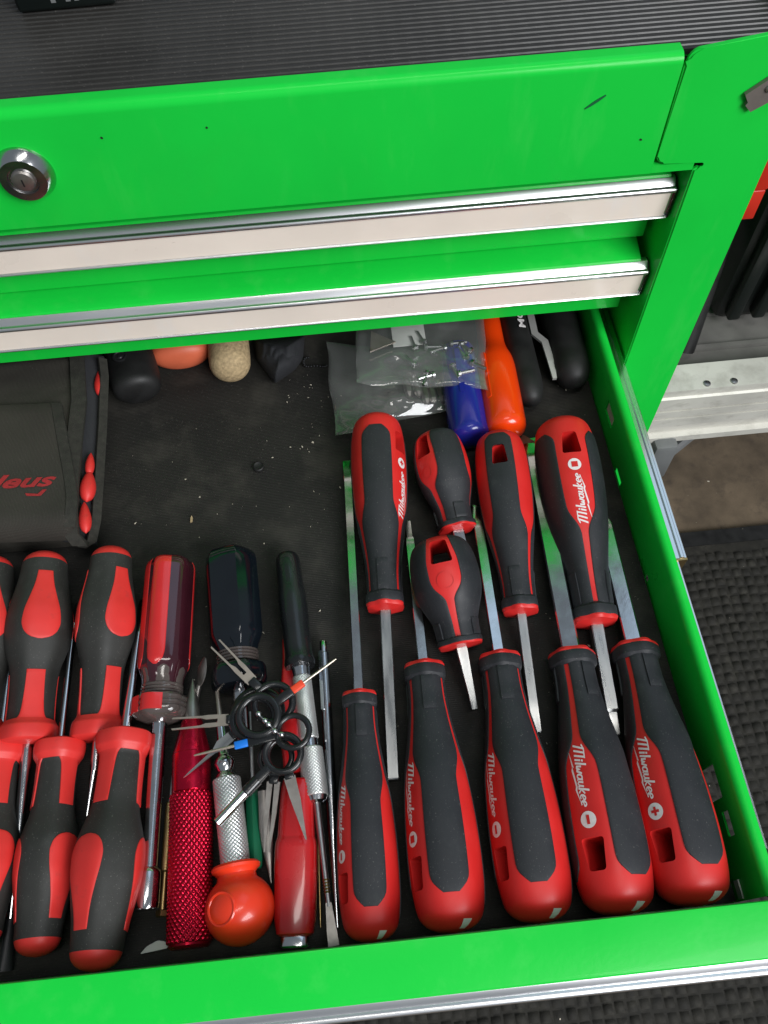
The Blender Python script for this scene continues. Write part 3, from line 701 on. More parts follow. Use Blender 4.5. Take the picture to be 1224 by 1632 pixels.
def cushion_driver(label, butt, collar, tip, R, roll, sym, zb=0.0185, zt=0.0045, stub=False, shaft=0.006, tipk='flat', logo=True, srot=0, steel='chrome'):
    P0 = at(*butt, zb); P1 = at(*tip, zt); LT = (P1 - P0).length; L = along(P0, P1, *collar)
    t = thing('screwdriver', label, 'screwdriver', frame(P0, P1, roll), 'red and black cushion-grip screwdrivers')
    R = R * 0.95
    PR, WD = (SPROF, SWID) if stub else (MPROF, MWID)
    def S(tt, a, off):
        r = R * PR(tt) * xsec(a, tt) + off
        return (tt * L, r * math.sin(a), r * math.cos(a))
    tl = TS_BUTT + ts(0.16, 0.955, 34)
    v = []
    n = 72
    for q in tl:
        for j in range(n): v.append(S(q, 2 * PI * j / n, 0))
    f = gridf(len(tl), n, True) + [tuple(range(n)), tuple((len(tl) - 1) * n + j for j in range(n))]
    body = obj('handle_core', v, f, 'grip_red', t, True, 50)
    # hang hole: tapered rounded slot right through
    h0, h1 = (0.085, 0.30) if stub else (0.135, 0.245)
    hw = 0.33 * R if stub else 0.30 * R
    ph = roundpoly([(h0 * L, -hw * 0.72), (h0 * L, hw * 0.72), (h1 * L, hw), (h1 * L, -hw)], 0.0016, 4)
    def cutter():
        c = MB().add(*prism(ph, -0.03, 0.03)).build('c', 'grip_red', None, False)
        M = t.matrix_world.copy()
        c.matrix_world = M; return c
    bpy.context.view_layer.update()
    boolean(body, [cutter()])
    W0 = 0.02 if stub else 0.113
    for thc in (PI / 3, PI, -PI / 3):
        back = thc == PI
        W2 = WD if not back else (lambda q: WD(max(q, 0.19)) * (0.45 + 0.55 * min(1, (q - 0.055) / 0.035) ** 0.6))
        g = patch(S, 0.055 if back else W0, 0.948, W2, thc, 0.0005, 52, 'grip_black', 'grip_panel', t, 18)
        if back: bpy.context.view_layer.update(); boolean(g, [cutter()])
        patch(S, 0.785, 0.930, lambda q: 17, thc, 0.0013, 10, 'grip_black', 'neck_tab', g, 6)
    # collar: faceted black ring, red nose
    def lobes(a, x): return 1 + 0.035 * math.cos(6 * a)
    cr = 0.69 * R if stub else 0.665 * R
    MB().add(*lathe([(L * 0.925, R * 0.57), (L * 0.932, cr * 0.93), (L * 0.938, cr * 0.985), (L * 0.95, cr), (L * 0.972, cr), (L * 0.980, cr * 0.97), (L * 0.984, cr * 0.90)], 60, lobes)).build('collar', 'grip_black', t, True, 30)
    def lob2(a, x): return 1 + 0.055 * math.cos(6 * a) * (1.0 if x > L * 0.98 else 0.4)
    MB().add(*lathe([(L * 0.966, cr * 0.80), (L * 0.972, cr * 0.97), (L * 0.984, cr * 0.98), (L * 0.996, cr * 0.92), (L * 1.004, cr * 0.62), (L * 1.008, shaft * 0.75)], 60, lob2)).build('nose_ring', 'grip_red', t, True, 30)
    # blade
    MS = Matrix.Rotation(rad(roll + srot), 4, 'X')
    v, f = shaft_square(L * 0.99, LT, shaft, tipk)
    b = MB().add([MS @ Vector(p) for p in v], f).build('shaft', steel, t, True, 25)
    # printing
    if logo:
        wl = 0.225 * L; hx = 0.0048 * R / 0.0172; x1 = 0.578 * L
        tv, tf = script_word()
        conform(S, L, [(x1 - q[0] * wl, -(q[1] - 0.42) * hx, 0.0) for q in tv], tf, 'logo_lettering', 'print_white', t, 0.00012)
        dense = bolt_poly(1)
        conform(S, L, [(x1 - q[0] * wl, -(q[1] - 0.42) * hx, 0.0) for q in dense], [(0, 1, 2, 9), (2, 3, 7, 8), (2, 8, 9), (3, 4, 6, 7), (4, 5, 6)], 'logo_bolt', 'print_white', t, 0.00012)
        cx = 0.306 * L; cr_ = 0.0035 * R / 0.0172
        pts = [(cx, 0, 0)] + [(cx + cr_ * rr * math.cos(a), cr_ * rr * math.sin(a), 0) for rr in (0.5, 1.0) for a in [2 * PI * k / 28 for k in range(28)]]
        fs = [(0, 1 + k, 1 + (k + 1) % 28) for k in range(28)] + [(1 + k, 29 + k, 29 + (k + 1) % 28, 1 + (k + 1) % 28) for k in range(28)]
        dsk = conform(S, L, pts, fs, 'tip_symbol', 'print_white', t, 0.00012)
        a = cr_ * 0.52; b = cr_ * 0.16
        shp = {'slot': [[(-a * 1.05, -b * 1.2), (a * 1.05, -b * 1.2), (a * 1.05, b * 1.2), (-a * 1.05, b * 1.2)]],
               'plus': [[(-a, -b), (a, -b), (a, b), (-a, b)], [(-b, b), (b, b), (b, a), (-b, a)], [(-b, -a), (b, -a), (b, -b), (-b, -b)]],
               'square': [[(-a * 0.9, -a * 0.9), (a * 0.9, -a * 0.9), (a * 0.9, a * 0.9), (-a * 0.9, a * 0.9)]]}[sym]
        pv = []; pf_ = []
        for sq in shp:
            k = len(pv); pv += [(cx + p[0], p[1], 0) for p in sq]; pf_.append((k, k + 1, k + 2, k + 3))
        conform(S, L, pv, pf_, 'symbol_mark', 'grip_red', dsk, 0.0003)
    else:
        cx = 0.46 * L; r0 = 0.0046 * R / 0.0175
        ring = [];
        for rr in (0.82, 1.0):
            ring += [(cx + r0 * rr * math.cos(2 * PI * k / 28), r0 * rr * math.sin(2 * PI * k / 28), 0) for k in range(28)]
        conform(S, L, ring, [(k, 28 + k, 28 + (k + 1) % 28, (k + 1) % 28) for k in range(28)], 'moulded_ring', 'grip_red', t, 0.00035)
    # white print on the butt end
    if not stub:
        bv = []
        for k in range(13):
            a = rad(-roll + (-42 + 20 * k / 12 if tip[1] < butt[1] else 140 + 20 * k / 12))
            for q in (0.009, 0.013, 0.018, 0.023, 0.029, 0.034): bv.append(S(q, a, 0.00018))
        bfc = [(6 * k + c, 6 * k + c + 1, 6 * k + c + 7, 6 * k + c + 6) for k in range(12) for c in range(5)]
        obj('butt_print', bv, bfc, 'print_white', t, True, 60)
    return t

cushion_driver('small cushion-grip screwdriver nearest the red flat handle, butt at the drawer front', (593, 1503), (572, 1105), (553, 735), 0.0138, 56, 'slot', zb=0.0155, zt=0.0040, shaft=0.0046)
cushion_driver('square-tip cushion-grip screwdriver, second from left of the five along the drawer front', (722, 1488), (680, 1060), (650, 832), 0.0165, 58, 'square', shaft=0.0050, tipk='square')
cushion_driver('slotted cushion-grip screwdriver, middle one of the five along the drawer front', (862, 1472), (795, 1046), (757, 806), 0.0168, 61, 'slot', shaft=0.0053)
cushion_driver('wide-bladed slotted cushion-grip screwdriver with logo up, beside the plus-marked one at the drawer front', (990, 1460), (906, 1041), (845, 700), 0.0178, 34, 'slot', shaft=0.0086, srot=-8)
cushion_driver('cushion-grip screwdriver with a white plus mark, rightmost along the drawer front', (1111, 1445), (1010, 1029), (957, 815), 0.0180, 44, 'plus', shaft=0.0078, tipk='point', srot=-8)
cushion_driver('cushion-grip screwdriver with black panel up, leftmost of the rear row below the plastic bags', (600, 665), (616, 972), (627, 1243), 0.0160, 57, 'plus', shaft=0.0056, tipk='blunt', steel='satin_steel')
cushion_driver('upper stubby screwdriver lying behind the other stubby one', (692, 690), (727, 846), (752, 940), 0.0158, -46, 'slot', zb=0.020, zt=0.006, stub=True, logo=False, shaft=0.0062)
cushion_driver('lower stubby screwdriver with its red panel and hole facing up', (696, 858), (736, 1031), (757, 1130), 0.0178, -8, 'slot', zb=0.024, zt=0.007, stub=True, logo=False, shaft=0.0056, tipk='awl', steel='satin_steel')
cushion_driver('slim cushion-grip screwdriver with black-rimmed hang hole, below the orange handle', (793, 692), (829, 978), (855, 1168), 0.0152, 168, 'slot', shaft=0.0048, tipk='blunt', steel='satin_steel')
cushion_driver('large cushion-grip screwdriver with a white square mark, butt towards the cabinet', (893, 672), (944, 996), (981, 1172), 0.0180, -3, 'square', shaft=0.0062, tipk='square', steel='satin_steel')

# ---- family 2: black soft-grip screwdrivers with red drop-shaped insets
GPROF = spl([(0, 0.0), (0.008, 0.30), (0.022, 0.50), (0.045, 0.64), (0.075, 0.705), (0.10, 0.715), (0.18, 0.77), (0.28, 0.89), (0.37, 0.985), (0.43, 1.0), (0.49, 0.97), (0.56, 0.86), (0.63, 0.73), (0.69, 0.675), (0.80, 0.655), (0.885, 0.66), (0.905, 0.72), (0.925, 0.80), (0.965, 0.83), (0.985, 0.82), (0.993, 0.76), (1.0, 0.60)], 0)
GDROP = spl([(0.145, 17), (0.22, 20), (0.30, 26), (0.38, 32), (0.43, 33.5), (0.47, 30), (0.495, 23.5), (0.51, 15), (0.518, 1.5)], 0)
GNECK = spl([(0.66, 22), (0.76, 24), (0.84, 27), (0.88, 31), (0.90, 40)], 0)
def soft_driver(label, butt, collar, tip, R, roll, shaft, tipk, zb=0.018, zt=0.004, blacktip=False, steel='chrome'):
    P0 = at(*butt, zb); P1 = at(*tip, zt); LT = (P1 - P0).length; L = along(P0, P1, *collar)
    t = thing('screwdriver', label, 'screwdriver', frame(P0, P1, roll), 'black soft-grip screwdrivers with red insets')
    def S(tt, a, off):
        sq = 0.022 * min(1, tt / 0.2)
        r = R * GPROF(tt) * (1 - sq * math.cos(6 * a)) + off
        return (tt * L, r * math.sin(a), r * math.cos(a))
    def turn(tl, name, m, off, par=t, n=64):
        v = []
        for q in tl:
            for j in range(n): v.append(S(q, 2 * PI * j / n, off))
        f = gridf(len(tl), n, True) + [tuple(range(n)), tuple((len(tl) - 1) * n + j for j in range(n))]
        return obj(name, v, f, m, par, True, 32)
    body = turn(ts(0.070, 0.905, 50), 'grip', 'soft_black', 0)
    turn([0.0005, 0.003, 0.008, 0.015, 0.025, 0.036, 0.045, 0.055, 0.065, 0.069, 0.072], 'end_cap', 'soft_red', -0.0001)
    turn(ts(0.893, 1.0, 22), 'bolster', 'soft_red', 0.0006)
    for k in range(3):
        patch(S, 0.145, 0.518, GDROP, k * PI * 2 / 3, 0.0004, 40, 'soft_red', 'drop_inset', t, 10)
        patch(S, 0.66, 0.90, GNECK, k * PI * 2 / 3, 0.0006, 20, 'soft_red', 'neck_inset', t, 10)
    r = shaft / 2
    if tipk == 'flat': prof = [(L * 0.985, r), (LT - 0.02, r)]
    else: prof = [(L * 0.985, r), (LT - 0.012, r)]
    MB().add(*lathe(prof, 24)).build('shaft', steel, t, True, 30)
    x0 = prof[-1][0]
    tm = 'black_steel' if blacktip else steel
    if tipk == 'flat':
        v = []
        for x, a, b in ((x0 - 0.0003, r * 0.96, r * 0.96), (LT - 0.012, r * 1.05, r * 0.62), (LT - 0.002, r * 1.1, r * 0.22), (LT, r * 1.08, r * 0.18)):
            v += [(x, a * math.sin(2 * PI * j / 16), b * math.cos(2 * PI * j / 16)) for j in range(16)]
        MB().add(v, gridf(4, 16, True) + [tuple(range(16)), tuple(48 + j for j in range(16))]).build('tip', tm, t, True, 30)
    else:
        MB().add(*lathe([(x0 - 0.0003, r * 0.97), (LT - 0.008, r * 0.9), (LT - 0.003, r * 0.55), (LT, r * 0.25)], 16, lambda a, x: 1 - (0.25 * abs(math.cos(2 * a)) if x > LT - 0.009 else 0))).build('tip', tm, t, True, 30)
    return t
soft_driver('soft-grip screwdriver cut off by the left edge, just below the fabric pouch', (-13, 888), (-42, 1185), (-62, 1480), 0.0158, 28, 0.006, 'flat')
soft_driver('soft-grip screwdriver with one red drop facing straight up, rear row below the pouch', (74, 881), (44, 1187), (9, 1548), 0.0158, 27, 0.0050, 'flat', blacktip=True)
soft_driver('soft-grip screwdriver beside the red and clear nut driver, rear row', (179, 872), (157, 1180), (146, 1300), 0.0150, 50, 0.0048, 'flat')
soft_driver('soft-grip screwdriver cut off by the left edge, front row beside the bent-looking steel shaft', (-40, 1515), (4, 1190), (22, 1010), 0.0140, -40, 0.0046, 'flat')
soft_driver('smaller soft-grip screwdriver in the front row with a thin black-tipped shaft', (57, 1526), (101, 1184), (122, 962), 0.0135, -58, 0.0034, 'cross', zb=0.0155, blacktip=True)
soft_driver('worn soft-grip screwdriver in the front row with scuffed red drop, beside the socket end', (149, 1550), (197, 1168), (229, 955), 0.0150, 24, 0.0050, 'flat', zb=0.021, zt=0.006)

# ---- knurled surface
def knurl(x0, x1, R, n, pitch, depth, rows_per=5, taper=None, cols=6):
    nx = max(4, int((x1 - x0) / pitch * rows_per)); nt = n * cols
    v = []
    for i in range(nx + 1):
        x = x0 + (x1 - x0) * i / nx
        tp = taper(i / nx) if taper else 1
        e = min(1, min(i, nx - i) / 2.0)
        for j in range(nt):
            a = 2 * PI * j / nt
            h = abs(math.sin(n * a / 2 + PI * x / pitch)) * abs(math.sin(n * a / 2 - PI * x / pitch))
            r = R * tp - depth * (1 - e) + depth * e * (h ** 0.8) - depth * 0.6
            v.append((x, r * math.sin(a), r * math.cos(a)))
    f = gridf(nx + 1, nt, True) + [tuple(range(nt)), tuple(nx * nt + j for j in range(nt))]
    return v, f
def star(n, amt, ph=0.0): return lambda a, x: 1 + amt * math.cos(n * a + ph)
def flute(n, depth):
    def s(a, x):
        u = (a * n / (2 * PI)) % 1.0
        return 1 - depth * max(0.0, 1 - abs(u - 0.5) / 0.30) ** 0.7
    return s
# ---- nut driver, red strips in clear acetate
P0 = at(273, 894, 0.0135); P1 = at(233, 1448, 0.0075); LT = (P1 - P0).length; L = along(P0, P1, 254, 1152); R = 0.0122
t = thing('nut_driver', 'nut driver with red-striped clear handle and long chrome socket shaft', 'nut driver', frame(P0, P1, -14))
NP = spl([(0, 0.72), (0.012, 0.86), (0.03, 0.95), (0.07, 1.0), (0.55, 1.0), (0.66, 0.99), (0.71, 0.90), (0.76, 0.80), (0.80, 0.78), (0.83, 0.78)], 0)
def S(tt, a, off):
    r = R * NP(tt) * (1 + 0.035 * math.cos(6 * a)) + off
    return (tt * L, r * math.sin(a), r * math.cos(a))
v = []; tl = ts(0, 0.83, 44)
for q in tl:
    for j in range(72): v.append(S(q, 2 * PI * j / 72, 0))
obj('handle', v, gridf(len(tl), 72, True) + [tuple(range(72)), tuple((len(tl) - 1) * 72 + j for j in range(72))], 'acetate_dark', t, True, 35)
for k in range(6):
    if k % 2 == 0 or k == 5:
        patch(S, 0.015, 0.70, spl([(0, 22), (0.60, 22), (0.66, 18), (0.69, 8), (0.70, 2)], 0), k * PI / 3 + 0.15, 0.00025, 36, 'strip_red', 'red_strip', t, 8)
MB().add(*lathe([(L * 0.69, R * 0.90), (L * 0.715, R * 0.89), (L * 0.75, R * 0.815), (L * 0.79, R * 0.795), (L * 0.795, R * 0.83), (L * 0.805, R * 0.83), (L * 0.81, R * 0.795), (L * 0.815, R * 0.84), (L * 0.825, R * 0.84), (L * 0.83, R * 0.79), (L * 0.835, R * 0.84), (L * 0.845, R * 0.84), (L * 0.85, R * 0.80)], 48)).build('clear_neck', 'acetate_clear', t, True, 30)
rg = MB().add(*lathe([(L * 0.848, R * 0.80), (L * 0.858, R * 1.0), (L * 0.872, R * 1.06), (L * 0.885, R * 1.06), (L * 0.890, R * 1.0), (L * 0.896, R * 1.0), (L * 0.901, R * 1.06), (L * 0.914, R * 1.06), (L * 0.919, R * 1.0), (L * 0.925, R * 1.0), (L * 0.930, R * 1.06), (L * 0.945, R * 1.06), (L * 0.965, R * 1.0), (L * 0.985, R * 0.85), (L * 1.0, R * 0.5)], 72, lambda a, x: 1 + 0.045 * math.cos(6 * a) )).build('hex_ring', 'acetate_clear', t, True, 30)
def S2(tt, a, off):
    r = R * 1.075 * (1 + 0.045 * math.cos(6 * a)) + off; return (tt * L, r * math.sin(a), r * math.cos(a))
for k in (0, 2, 4, 5): patch(S2, 0.865, 0.955, lambda q: 24, k * PI / 3 + 0.15, 0.0002, 8, 'strip_red', 'ring_inlay', rg, 8)
sr = 0.0037
MB().add(*lathe([(L * 0.98, sr), (LT - 0.0165, sr), (LT - 0.0155, sr * 1.05)], 28)).build('shaft', 'chrome', t, True, 30)
MB().add(*lathe([(LT - 0.0165, sr * 0.98), (LT - 0.0152, sr * 1.35), (LT - 0.0140, sr * 1.46), (LT - 0.0010, sr * 1.46), (LT, sr * 1.38), (LT, sr * 1.05), (LT - 0.006, sr * 1.0)], 36)).build('socket', 'chrome', t, True, 30)
def hexr(a, x):
    u = (a % (PI / 3)) - PI / 6
    return 0.35 + 0.65 * math.cos(PI / 6) / math.cos(u) * 1.04 - 0.03 * math.exp(-(u / 0.10) ** 2) * 0
# ---- dark fluted acetate handle
P0 = at(366, 879, 0.0155); P1 = at(388, 1180, 0.010); LT = (P1 - P0).length; L = along(P0, P1, 384, 1100); R = 0.0138
t = thing('screwdriver', 'screwdriver with glossy dark blue-black faceted handle under the key-ring tools', 'screwdriver', frame(P0, P1, 20))
prof = [(0.0004, R * 0.62), (L * 0.012, R * 0.76), (L * 0.03, R * 0.88), (L * 0.06, R * 0.97), (L * 0.10, R)] + [(L * (0.10 + 0.05 * k), R) for k in range(1, 11)] + [(L * 0.64, R * 0.98), (L * 0.68, R * 0.90), (L * 0.72, R * 0.80), (L * 0.745, R * 0.76)]
MB().add(*lathe(prof, 120, hexr)).build('handle', 'acetate_blue', t, True, 40)
prof = [(L * 0.74, R * 0.70)]
for k in range(4):
    x = L * (0.745 + 0.022 * k); prof += [(x, R * 0.70), (x + L * 0.003, R * 0.765), (x + L * 0.013, R * 0.765), (x + L * 0.016, R * 0.70)]
MB().add(*lathe(prof, 48)).build('ridged_neck', 'acetate_clear', t, True, 30)
MB().add(*lathe([(L * 0.83, R * 0.70), (L * 0.845, R * 0.92), (L * 0.87, R * 0.98), (L * 0.95, R * 0.98), (L * 0.98, R * 0.90), (L * 1.0, R * 0.6)], 60, star(6, 0.04))).build('hex_ring', 'acetate_blue', t, True, 30)
MB().add(*lathe([(L * 0.99, 0.0035), (LT, 0.0035)], 20)).build('shaft', 'chrome', t, True, 30)
# ---- pick with black moulded handle and knurled chuck
P0 = at(457, 881, 0.0105); P1 = at(532, 1508, 0.0130); LT = (P1 - P0).length
t = thing('pin_vise', 'long tool with slim black moulded handle, silver knurled sleeve and thin steel tip', 'hobby tool', frame(P0, P1, 0))
L = along(P0, P1, 479, 1063); a1 = along(P0, P1, 498, 1192); a2 = along(P0, P1, 511, 1280)
HP = spl([(0, 0.0), (0.01, 0.45), (0.03, 0.72), (0.07, 0.86), (0.15, 0.90), (0.30, 0.92), (0.42, 1.0), (0.55, 1.02), (0.7, 0.96), (0.88, 0.94), (0.93, 1.0), (0.97, 1.06), (1.0, 1.0)], 0)
MB().add(*lathe([(L * q, max(0.0002, 0.0075 * HP(q))) for q in [0.0005, 0.004, 0.01, 0.02, 0.03, 0.05, 0.07] + ts(0.1, 1.0, 30)], 40, lambda a, x: 1 + 0.03 * math.cos(2 * a))).build('handle', 'black_plastic', t, True, 40)
MB().add(*lathe([(L * 0.985, 0.0046), (L * 1.0 + 0.0005, 0.0048), (L + 0.002, 0.0046), (L + 0.005, 0.0044)], 32)).build('ferrule', 'chrome', t, True, 30)
MB().add(*knurl(L + 0.005, a1 - 0.004, 0.0046, 18, 0.0014, 0.00030, 6)).build('sleeve', 'knurl_silver', t, True, 70)
MB().add(*lathe([(a1 - 0.0045, 0.0040), (a1 - 0.0002, 0.0040)], 32)).build('neck', 'chrome', t, True, 30)
MB().add(*knurl(a1, a2 - 0.003, 0.0057, 20, 0.0015, 0.00040, 6)).build('chuck', 'knurl_silver', t, True, 70)
MB().add(*lathe([(a2 - 0.0031, 0.0052), (a2 - 0.001, 0.0046), (a2, 0.0030)], 32)).build('chuck_nose', 'chrome', t, True, 30)
MB().add(*lathe([(a2 - 0.001, 0.0017), (LT - 0.018, 0.0013), (LT - 0.015, 0.0013)], 16)).build('shaft', 'satin_steel', t, True, 30)
prof = [(LT - 0.026, 0.0013)]
for k in range(5): prof += [(LT - 0.0255 + k * 0.0012, 0.00165), (LT - 0.0249 + k * 0.0012, 0.0012)]
MB().add(*lathe(prof, 16)).build('thread', 'brass', t, True, 60)
MB().add([(LT - 0.0165, y * 0.0012, z * 0.0012) for y, z in ((-1, -1), (1, -1), (1, 1), (-1, 1))] + [(LT - 0.006, y * 0.0021, z * 0.0007) for y, z in ((-1, -1), (1, -1), (1, 1), (-1, 1))] + [(LT, y * 0.0023, z * 0.0005) for y, z in ((-1, -1), (1, -1), (1, 1), (-1, 1))],
         gridf(3, 4, True) + [(0, 1, 2, 3), (8, 9, 10, 11)]).build('tip', 'old_steel', t, False)
# ---- chrome clip pen tool
P0 = at(515, 1022, 0.006); P1 = at(538, 1478, 0.0045); LT = (P1 - P0).length
t = thing('pen_probe', 'slim chrome pen-like probe with a clip lying beside the knurled sleeve', 'probe', frame(P0, P1, -25))
MB().add(*lathe([(0, 0.0016), (0.0006, 0.0019), (0.006, 0.0019), (0.0065, 0.0026), (0.09, 0.0027), (LT * 0.7, 0.0026), (LT - 0.02, 0.0017), (LT, 0.0006)], 24)).build('barrel', 'chrome', t, True, 30)
MB().add(*prism(roundpoly([(0.006, -0.0011), (0.036, -0.0009), (0.036, 0.0009), (0.006, 0.0011)], 0.0008, 3), 0.0032, 0.0038)).build('clip', 'chrome', t, True, 30)
# ---- red anodised centre punch
P0 = at(302, 1512, 0.0105); P1 = at(307, 1082, 0.0090); LT = (P1 - P0).length
t = thing('centre_punch', 'red anodised centre punch with coarse knurled grip and dark steel point', 'punch', frame(P0, P1, 0))
a1 = along(P0, P1, 303, 1264); a2 = along(P0, P1, 304, 1202); a3 = along(P0, P1, 305, 1150); R = 0.0094
MB().add(*knurl(0.0015, a1, R * 1.01, 24, 0.0030, 0.0009, 9, None, 8)).build('knurled_grip', 'anodised_red', t, True, 75)
MB().add(*lathe([(0.0, R * 0.82), (0.001, R * 0.93), (0.002, R * 0.95)], 48)).build('end_cap', 'anodised_red', t, True, 30)
MB().add(*lathe([(a1 - 0.0003, R * 0.90), (a1 + 0.0004, R * 0.95), (a2 - 0.0004, R * 0.95), (a2, R * 0.93), (a2 + 0.0004, R * 0.93), (a3, R * 0.52), (a3 + 0.0004, R * 0.48)], 48)).build('smooth_barrel', 'anodised_red', t, True, 25)
MB().add(*lathe([(a3 - 0.0005, R * 0.40), (a3 + 0.008, R * 0.36), (LT - 0.004, R * 0.14), (LT, R * 0.02)], 28)).build('point', 'old_steel', t, True, 30)
# ---- ball handled scriber
P0 = at(389, 1508, 0.0150); P1 = at(342, 1062, 0.0110); LT = (P1 - P0).length
t = thing('ball_scriber', 'orange-red ball-handled scriber with silver knurled shaft', 'scriber', frame(P0, P1, 18))
a1 = along(P0, P1, 373, 1372); a2 = along(P0, P1, 362, 1240); a3 = along(P0, P1, 357, 1205); a4 = along(P0, P1, 352, 1150); R = 0.0148
prof = []
for k in range(17):
    a = -PI * 0.5 + k / 16 * PI * 0.80; prof.append((R * 0.96 + R * 0.96 * math.sin(a), max(0.0002, R * math.cos(a))))
xn = prof[-1][0]
prof += [(xn + 0.0020, R * 0.56), (xn + 0.0032, R * 0.62), (xn + 0.0040, R * 0.70), (xn + 0.0052, R * 0.72), (xn + 0.0062, R * 0.67), (xn + 0.0066, R * 0.5)]
MB().add(*lathe(prof, 56)).build('ball_handle', 'ball_orange', t, True, 40)
disk = lathe([(0, R * 0.46), (0.0004, R * 0.47), (0.0009, R * 0.44), (0.0008, R * 0.40), (0.0004, R * 0.38)], 40)
MD = Matrix.Translation((R * 0.96, 0, 0)) @ Matrix.Rotation(rad(-6), 4, 'X') @ Matrix.Rotation(-PI / 2, 4, 'Y') @ Matrix.Translation((R * 0.885, 0, 0))
MB().add([MD @ Vector(p) for p in disk[0]], disk[1]).build('moulded_disc', 'ball_orange', t, True, 30)
MB().add(*knurl(xn + 0.0060, a2, 0.0063, 20, 0.0018, 0.00055, 6)).build('knurled_grip', 'knurl_silver', t, True, 70)
MB().add(*lathe([(a2 - 0.0002, 0.0052), (a2 + 0.0016, 0.0046), (a2 + 0.003, 0.0034), (a2 + 0.0042, 0.0040), (a2 + 0.0065, 0.0049), (a3 - 0.0016, 0.0044), (a3, 0.0030), (a3 + 0.0008, 0.0026), (a4, 0.0022), (a4 + 0.0005, 0.0013)], 32)).build('collet', 'chrome', t, True, 40)
MB().add(*lathe([(a4, 0.0013), (LT - 0.01, 0.0010), (LT, 0.0002)], 14)).build('needle', 'pin_steel', t, True, 30)
# ---- flat red handled tool with chrome end
P0 = at(470, 1508, 0.0105); P1 = at(474, 1243, 0.0105); LT = (P1 - P0).length; a1 = along(P0, P1, 473, 1338)
t = thing('flat_red_tool', 'flat glossy red plastic tool body with a chrome end cap', 'hand tool', frame(P0, P1, 0))
def slab(x0, x1, secs, name, m, n=28, pw=3.2):
    v = []
    for x, wy, wz in secs:
        for j in range(n):
            a = 2 * PI * j / n; c, s = math.cos(a), math.sin(a)
            v.append((x, wy * abs(s) ** (2 / pw) * (1 if s >= 0 else -1), wz * abs(c) ** (2 / pw) * (1 if c >= 0 else -1)))
    return obj(name, v, gridf(len(secs), n, True) + [tuple(range(n)), tuple((len(secs) - 1) * n + j for j in range(n))], m, t, True, 35)
slab(0, 0, [(0.0035, 0.0062, 0.0050), (0.0045, 0.0078, 0.0064), (0.010, 0.0088, 0.0075), (0.03, 0.0093, 0.0082), (a1 - 0.004, 0.0093, 0.0085), (a1 - 0.001, 0.0090, 0.0085), (a1, 0.0086, 0.0080), (a1 + 0.001, 0.0083, 0.0078), (LT * 0.85, 0.0076, 0.0074), (LT - 0.004, 0.0073, 0.0072), (LT - 0.001, 0.0066, 0.0064), (LT, 0.0052, 0.0050)], 'body', 'lacquer_red')
slab(0, 0, [(-0.0006, 0.0050, 0.0040), (0.0, 0.0060, 0.0046), (0.0030, 0.0062, 0.0048), (0.0037, 0.0058, 0.0045)], 'end_cap', 'chrome')
slab(0, 0, [(LT - 0.0012, 0.0062, 0.0020), (LT - 0.0006, 0.0064, 0.0066), (LT - 0.0002, 0.0060, 0.0062)], 'lip', 'lacquer_red')
# ---- red plastic bodied tool lying beneath the ring tools
P0 = at(455, 1020, 0.006); P1 = at(474, 1235, 0.008); LT = (P1 - P0).length
t = thing('red_underlying_tool', 'dark red plastic tool mostly hidden beneath the black rings', 'hand tool', frame(P0, P1, 0))
slab(0, 0, [(0, 0.0015, 0.0015), (0.012, 0.0024, 0.0022), (0.03, 0.0050, 0.0046), (LT - 0.02, 0.0064, 0.0060), (LT - 0.001, 0.0060, 0.0056), (LT, 0.005, 0.0045)], 'body', 'lacquer_red')
MB().add(*lathe([(-0.03, 0.0006), (0.001, 0.0010)], 12)).build('wire_end', 'satin_steel', t, True)
# ---- green handle, leaf blade, brass driver, needle, mirror
P0 = at(408, 1385, 0.0055); P1 = at(402, 1235, 0.0055); LT = (P1 - P0).length
t = thing('green_handle_tool', 'small tool with translucent green handle between the silver shaft and the red tool', 'hand tool', frame(P0, P1, 0))
MB().add(*lathe([(0, 0.0022), (0.001, 0.0030), (0.004, 0.0034), (0.03, 0.0034), (LT - 0.008, 0.0028), (LT - 0.004, 0.0020)], 24, star(6, 0.06))).build('handle', 'green_plastic', t, True, 35)
MB().add(*lathe([(LT - 0.005, 0.0012), (LT + 0.03, 0.0010)], 12)).build('shaft', 'satin_steel', t, True)
P0 = at(432, 1408, 0.006); P1 = at(418, 1260, 0.010); LT = (P1 - P0).length
t = thing('leaf_blade', 'grey leaf-shaped steel blade pointing at the drawer front beside the green handle', 'blade', frame(P0, P1, 0))
prof = [(0.0, 0.0002), (0.006, 0.0010), (0.016, 0.0026), (0.024, 0.0030), (0.032, 0.0024), (LT, 0.0020)]
v = []
for x, r in prof: v += [(x, r * math.sin(2 * PI * j / 12), 0.28 * r * math.cos(2 * PI * j / 12) + 0.0005 * math.sin(x * 60)) for j in range(12)]
obj('blade', v, gridf(len(prof), 12, True) + [tuple(range(12)), tuple((len(prof) - 1) * 12 + j for j in range(12))], 'old_steel', t, True, 50)
P0 = at(258, 1462, 0.004); P1 = at(275, 1236, 0.0055); LT = (P1 - P0).length
t = thing('brass_driver', 'thin brass knurled precision screwdriver beside the red knurled punch', 'screwdriver', frame(P0, P1, 0))
MB().add(*lathe([(0, 0.0018), (0.0005, 0.0028), (0.0026, 0.0029), (0.0030, 0.0022)], 6)).build('swivel_head', 'brass', t, True, 20)
MB().add(*lathe([(0.0028, 0.0014), (0.018, 0.0013), (0.0185, 0.0018)], 16)).build('shank', 'brass', t, True, 30)
MB().add(*knurl(0.0185, LT * 0.80, 0.0021, 14, 0.0011, 0.00018, 4)).build('knurled_body', 'brass', t, True, 70)
